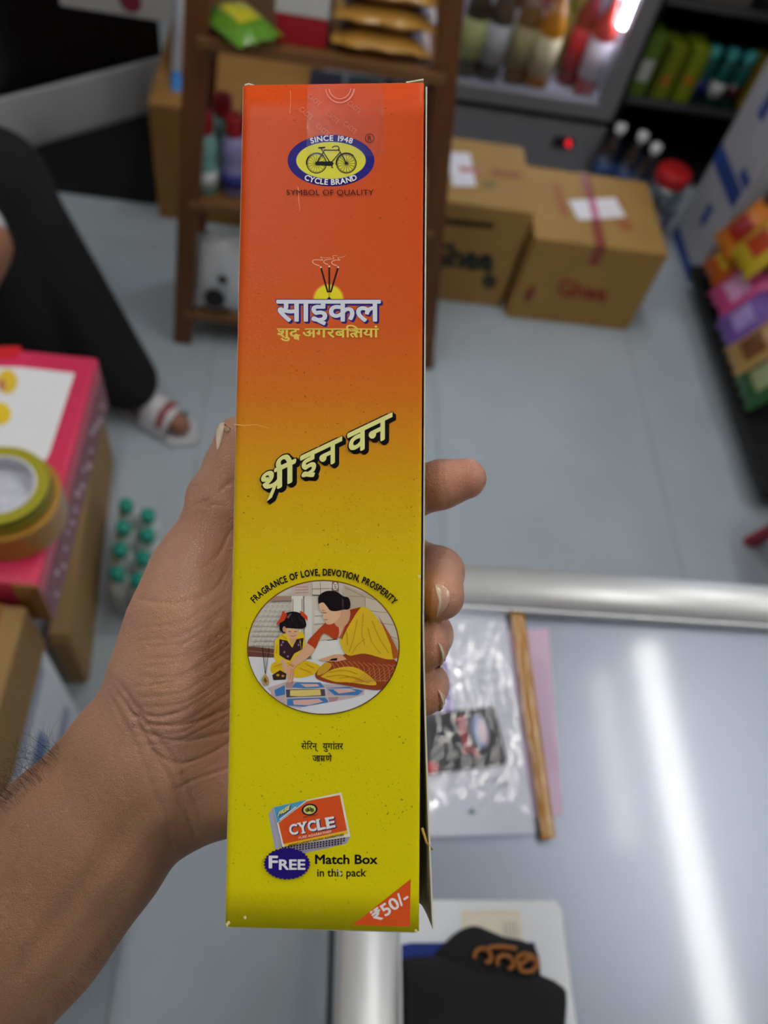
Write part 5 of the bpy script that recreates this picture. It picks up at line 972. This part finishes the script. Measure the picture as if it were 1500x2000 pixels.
cs = [((206, 120, 30), (150, 30, 20)), ((196, 170, 40), (176, 60, 20)), ((186, 90, 20), (206, 170, 40)), ((196, 70, 130), (206, 150, 190)), ((110, 80, 160), (160, 140, 200)), ((176, 120, 176), (110, 60, 140)), ((176, 140, 84), (110, 70, 40)), ((150, 110, 70), (90, 60, 30)), ((40, 90, 50), (150, 160, 120)), ((130, 40, 40), (206, 150, 60))]
nm_ = ['orange', 'yellow', 'amber', 'pink', 'violet', 'mauve', 'tan', 'brown', 'dark green', 'dark red']
spots = [(1448, 436), (1492, 480), (1430, 506), (1446, 566), (1456, 628), (1500, 575), (1472, 690), (1510, 690), (1490, 752), (1510, 420)]
for k, ((c1, c2), (u, v)) in enumerate(zip(cs, spots)):
    p = atx(u, v, 1.235 if k not in (5, 7, 9) else 1.30); z = max(p[2], .19); p[1] = min(p[1], 1.86); soft('snack_packet', (p[0], p[1], z), .125, .155, .045, g_('sn_%d' % k, c1), '%s snack packet standing in the black snack rack' % nm_[k], 'packet', -1.45+.1*math.sin(k*3), None, tilt=1.05, dec_=(g_('sb_%d' % k, c2), .55, .4), seed=20+k)
p = at(1506, 1092, .12); t = thing('plastic_stool', 'red plastic stool with rounded top on the grey floor', 'stool', (p[0]+.16, p[1], 0)); m_stool = mat('stool_red', (150, 24, 44), rough=.35)
cx, cy = p[0]+.165, p[1]; lathe('seat', [(.14, .255), (.15, .262), (.15, .285), (.14, .292), (.03, .288)], (cx, cy, 0), m_stool, t, 32)
for k in range(4):
    a_ = math.pi/4+k*math.pi/2; bm = bmesh.new(); bar(bm, (cx+.165*math.cos(a_), cy+.165*math.sin(a_), 0), (cx+.12*math.cos(a_), cy+.12*math.sin(a_), .26), .04, .02, (0, 1, .01), .004); frombm('leg', bm, m_stool, t)
# ================================================================== the seated person at the left edge
HIP = np.array((-1.05, 1.24, .50)); ank = at(246, 752, .10); kn = np.array((-.63, 1.42, .475)); ank2 = at(95, 745, .10); kn2 = np.array((-.66, 1.22, .475))
sh1 = np.array((-.98, 1.44, .98)); sh2 = np.array((-1.0, 1.04, .98)); el = at(-45, 478, .66); wr = at(-70, 640, .58); el2 = np.array((-.80, .98, .66)); wr2 = np.array((-.64, 1.05, .56))
toe = at(352, 830, .040); heel = np.array((*(at(250, 775, .03)[:2]), .049)); toe2 = ank2+np.array((.05, -.15, -.060)); heel2 = ank2+np.array((-.02, .03, -.051))
c_ = lambda a, b, ra, rb, k=.03, sq=None: (np.array(a), np.array(b), ra, rb, k, sq)
skin_p = [c_(el, sh1, .045, .05), c_(el, wr, .044, .03), c_(wr, wr+(wr-el)*.28, .034, .018, .02), c_(el2, sh2, .045, .05), c_(el2, wr2, .042, .03), c_(wr2, wr2+(wr2-el2)*.3, .034, .018, .02),
          c_(HIP+(0, 0, .06), (-1.0, 1.24, .78), .13, .125), c_((-1.0, 1.24, .78), (-.98, 1.24, .96), .13, .12), c_(sh1, sh2, .055, .055), c_((-.98, 1.24, 1.0), (-.95, 1.24, 1.13), .055, .05), c_((-.93, 1.24, 1.19), (-.945, 1.24, 1.27), .075, .088, .03), c_((-.865, 1.24, 1.205), (-.85, 1.24, 1.195), .012, .014, .012), c_((-.94, 1.155, 1.22), (-.945, 1.153, 1.24), .014, .016, .01), c_((-.94, 1.325, 1.22), (-.945, 1.327, 1.24), .014, .016, .01),
          c_(HIP+(0, .09, 0), kn, .085, .06), c_(kn, ank, .058, .04), c_(HIP+(0, -.09, 0), kn2, .085, .06), c_(kn2, ank2, .058, .04), c_(ank, heel, .04, .032, .02), c_(heel, toe, .033, .024, .02), c_(ank2, heel2, .04, .032, .02), c_(heel2, toe2, .033, .024, .02)]
V, Q = body_mesh(skin_p, .009); m_sk2 = mat('skin_plain', (150, 104, 80), rough=.5, sss=.1)
pb = np_mesh('person', V, Q, m_sk2, loc=(-1.05, 1.24, 0)); tag(pb, 'seated person in black trousers and a white slipper beside the pink carton', 'person')
V, Q = body_mesh([c_(HIP+(0, .09, .01), HIP+(0, -.09, .01), .135, .135), c_(HIP+(0, .09, 0), kn, .115, .10), c_(kn, ank+(0, 0, .02), .098, .074), c_(HIP+(0, -.09, 0), kn2, .115, .10), c_(kn2, ank2+(0, 0, .03), .098, .072)], .009)
np_mesh('trousers', V, Q, mat('black_trousers', (13, 13, 15), rough=.9, bump=.4, bscale=60), pb)
V, Q = body_mesh([c_(HIP+(0, 0, .08), (-1.0, 1.24, .80), .155, .145), c_((-1.0, 1.24, .80), (-.98, 1.24, .96), .148, .135), c_(sh1, sh2, .07, .07), c_(sh1, sh1+(el-sh1)*.97, .072, .058), c_(sh2, sh2+(el2-sh2)*.6, .072, .07)], .009)
np_mesh('shirt', V, Q, mat('white_blue_shirt', (196, 200, 212), rough=.8, noise=.35, nscale=14), pb)
V, Q = body_mesh([c_((-.965, 1.24, 1.28), (-.955, 1.24, 1.30), .092, .088), c_((-.985, 1.24, 1.22), (-.98, 1.24, 1.27), .075, .085)], .009); np_mesh('hair', V, Q, mat('hair_black', (16, 13, 12), rough=.6), pb)
for s in (-1, 1): lathe('eye', [(.002, -.006), (.008, -.003), (.009, .002), (.005, .006)], (-.872, 1.24+s*.032, 1.228), mat('eye_dark', (30, 20, 18), rough=.2), pb, 12, (1, 0, 0))
bm = bmesh.new(); bar(bm, (-.862, 1.22, 1.165), (-.862, 1.26, 1.165), .008, .006); frombm('mouth', bm, mat('lips', (130, 72, 64), rough=.5), pb)
def slipper(heel, toe, label):
    h = np.array((heel[0], heel[1], 0)); tt = np.array((toe[0], toe[1], 0)); d = (tt-h)/np.linalg.norm(tt-h); s = np.cross((0, 0, 1), d); L = np.linalg.norm(tt-h)
    out = [(-.035, .0), (-.025, .032), (.06, .036), (.16, .044), (L+.015, .036), (L+.042, .012), (L+.042, -.012), (L+.015, -.036), (.16, -.044), (.06, -.036), (-.025, -.032)]
    t = thing('slipper', label, 'slipper', h); P = bez(out+[out[0]], 4)[:-1]; n = len(P); V = [h+d*a+s*b+np.array((0, 0, z)) for z in (.0005, .014) for a, b in P]; mesh('sole', V, [list(range(n))[::-1], list(range(n, 2*n))]+[(i, (i+1) % n, n+(i+1) % n, n+i) for i in range(n)], mat('slipper_white', (196, 198, 204), rough=.5), t)
    V = []; k = 9; sec = [(L*.45, .082), (L*.60, .080), (L*.80, .068), (L*.92, .058)]
    for a, hh in sec:
        for i in range(k): q = math.pi*i/(k-1); V.append(h+d*a+s*math.cos(q)*.046+np.array((0, 0, .012+hh*math.sin(q))))
    st = mesh('strap', V, [(i*k+j, i*k+j+1, (i+1)*k+j+1, (i+1)*k+j) for i in range(3) for j in range(k-1)], mat('strap_white', (206, 206, 216), rough=.5), t, True)
    V = []
    for a, hh in ((L*.74, .0735), (L*.84, .067)):
        for i in range(k): q = math.pi*(.15+.7*i/(k-1)); V.append(h+d*a+s*math.cos(q)*.047+np.array((0, 0, .0135+hh*math.sin(q))))
    mesh('red_stripe', V, [(j, j+1, k+j+1, k+j) for j in range(k-1)], mat('stripe_red', (150, 60, 66), rough=.5), st, True)
slipper(heel, toe, 'white slipper with a red stripe across its strap on the grey floor'); slipper(heel2, toe2, 'white slipper half under the seated person beside the pink carton')
t = thing('stool', 'low wooden stool under the seated person', 'stool', (-1.08, 1.24, 0)); box('seat', (-1.24, -.93, 1.08, 1.40, .335, .36), m_wood, t, .005)
for x in (-1.22, -.98):
    for y in (1.10, 1.35): box('leg', (x, x+.035, y, y+.035, 0, .335), m_wood, t, .003)
bpy.data.objects.remove(_to); bpy.data.curves.remove(_tc)
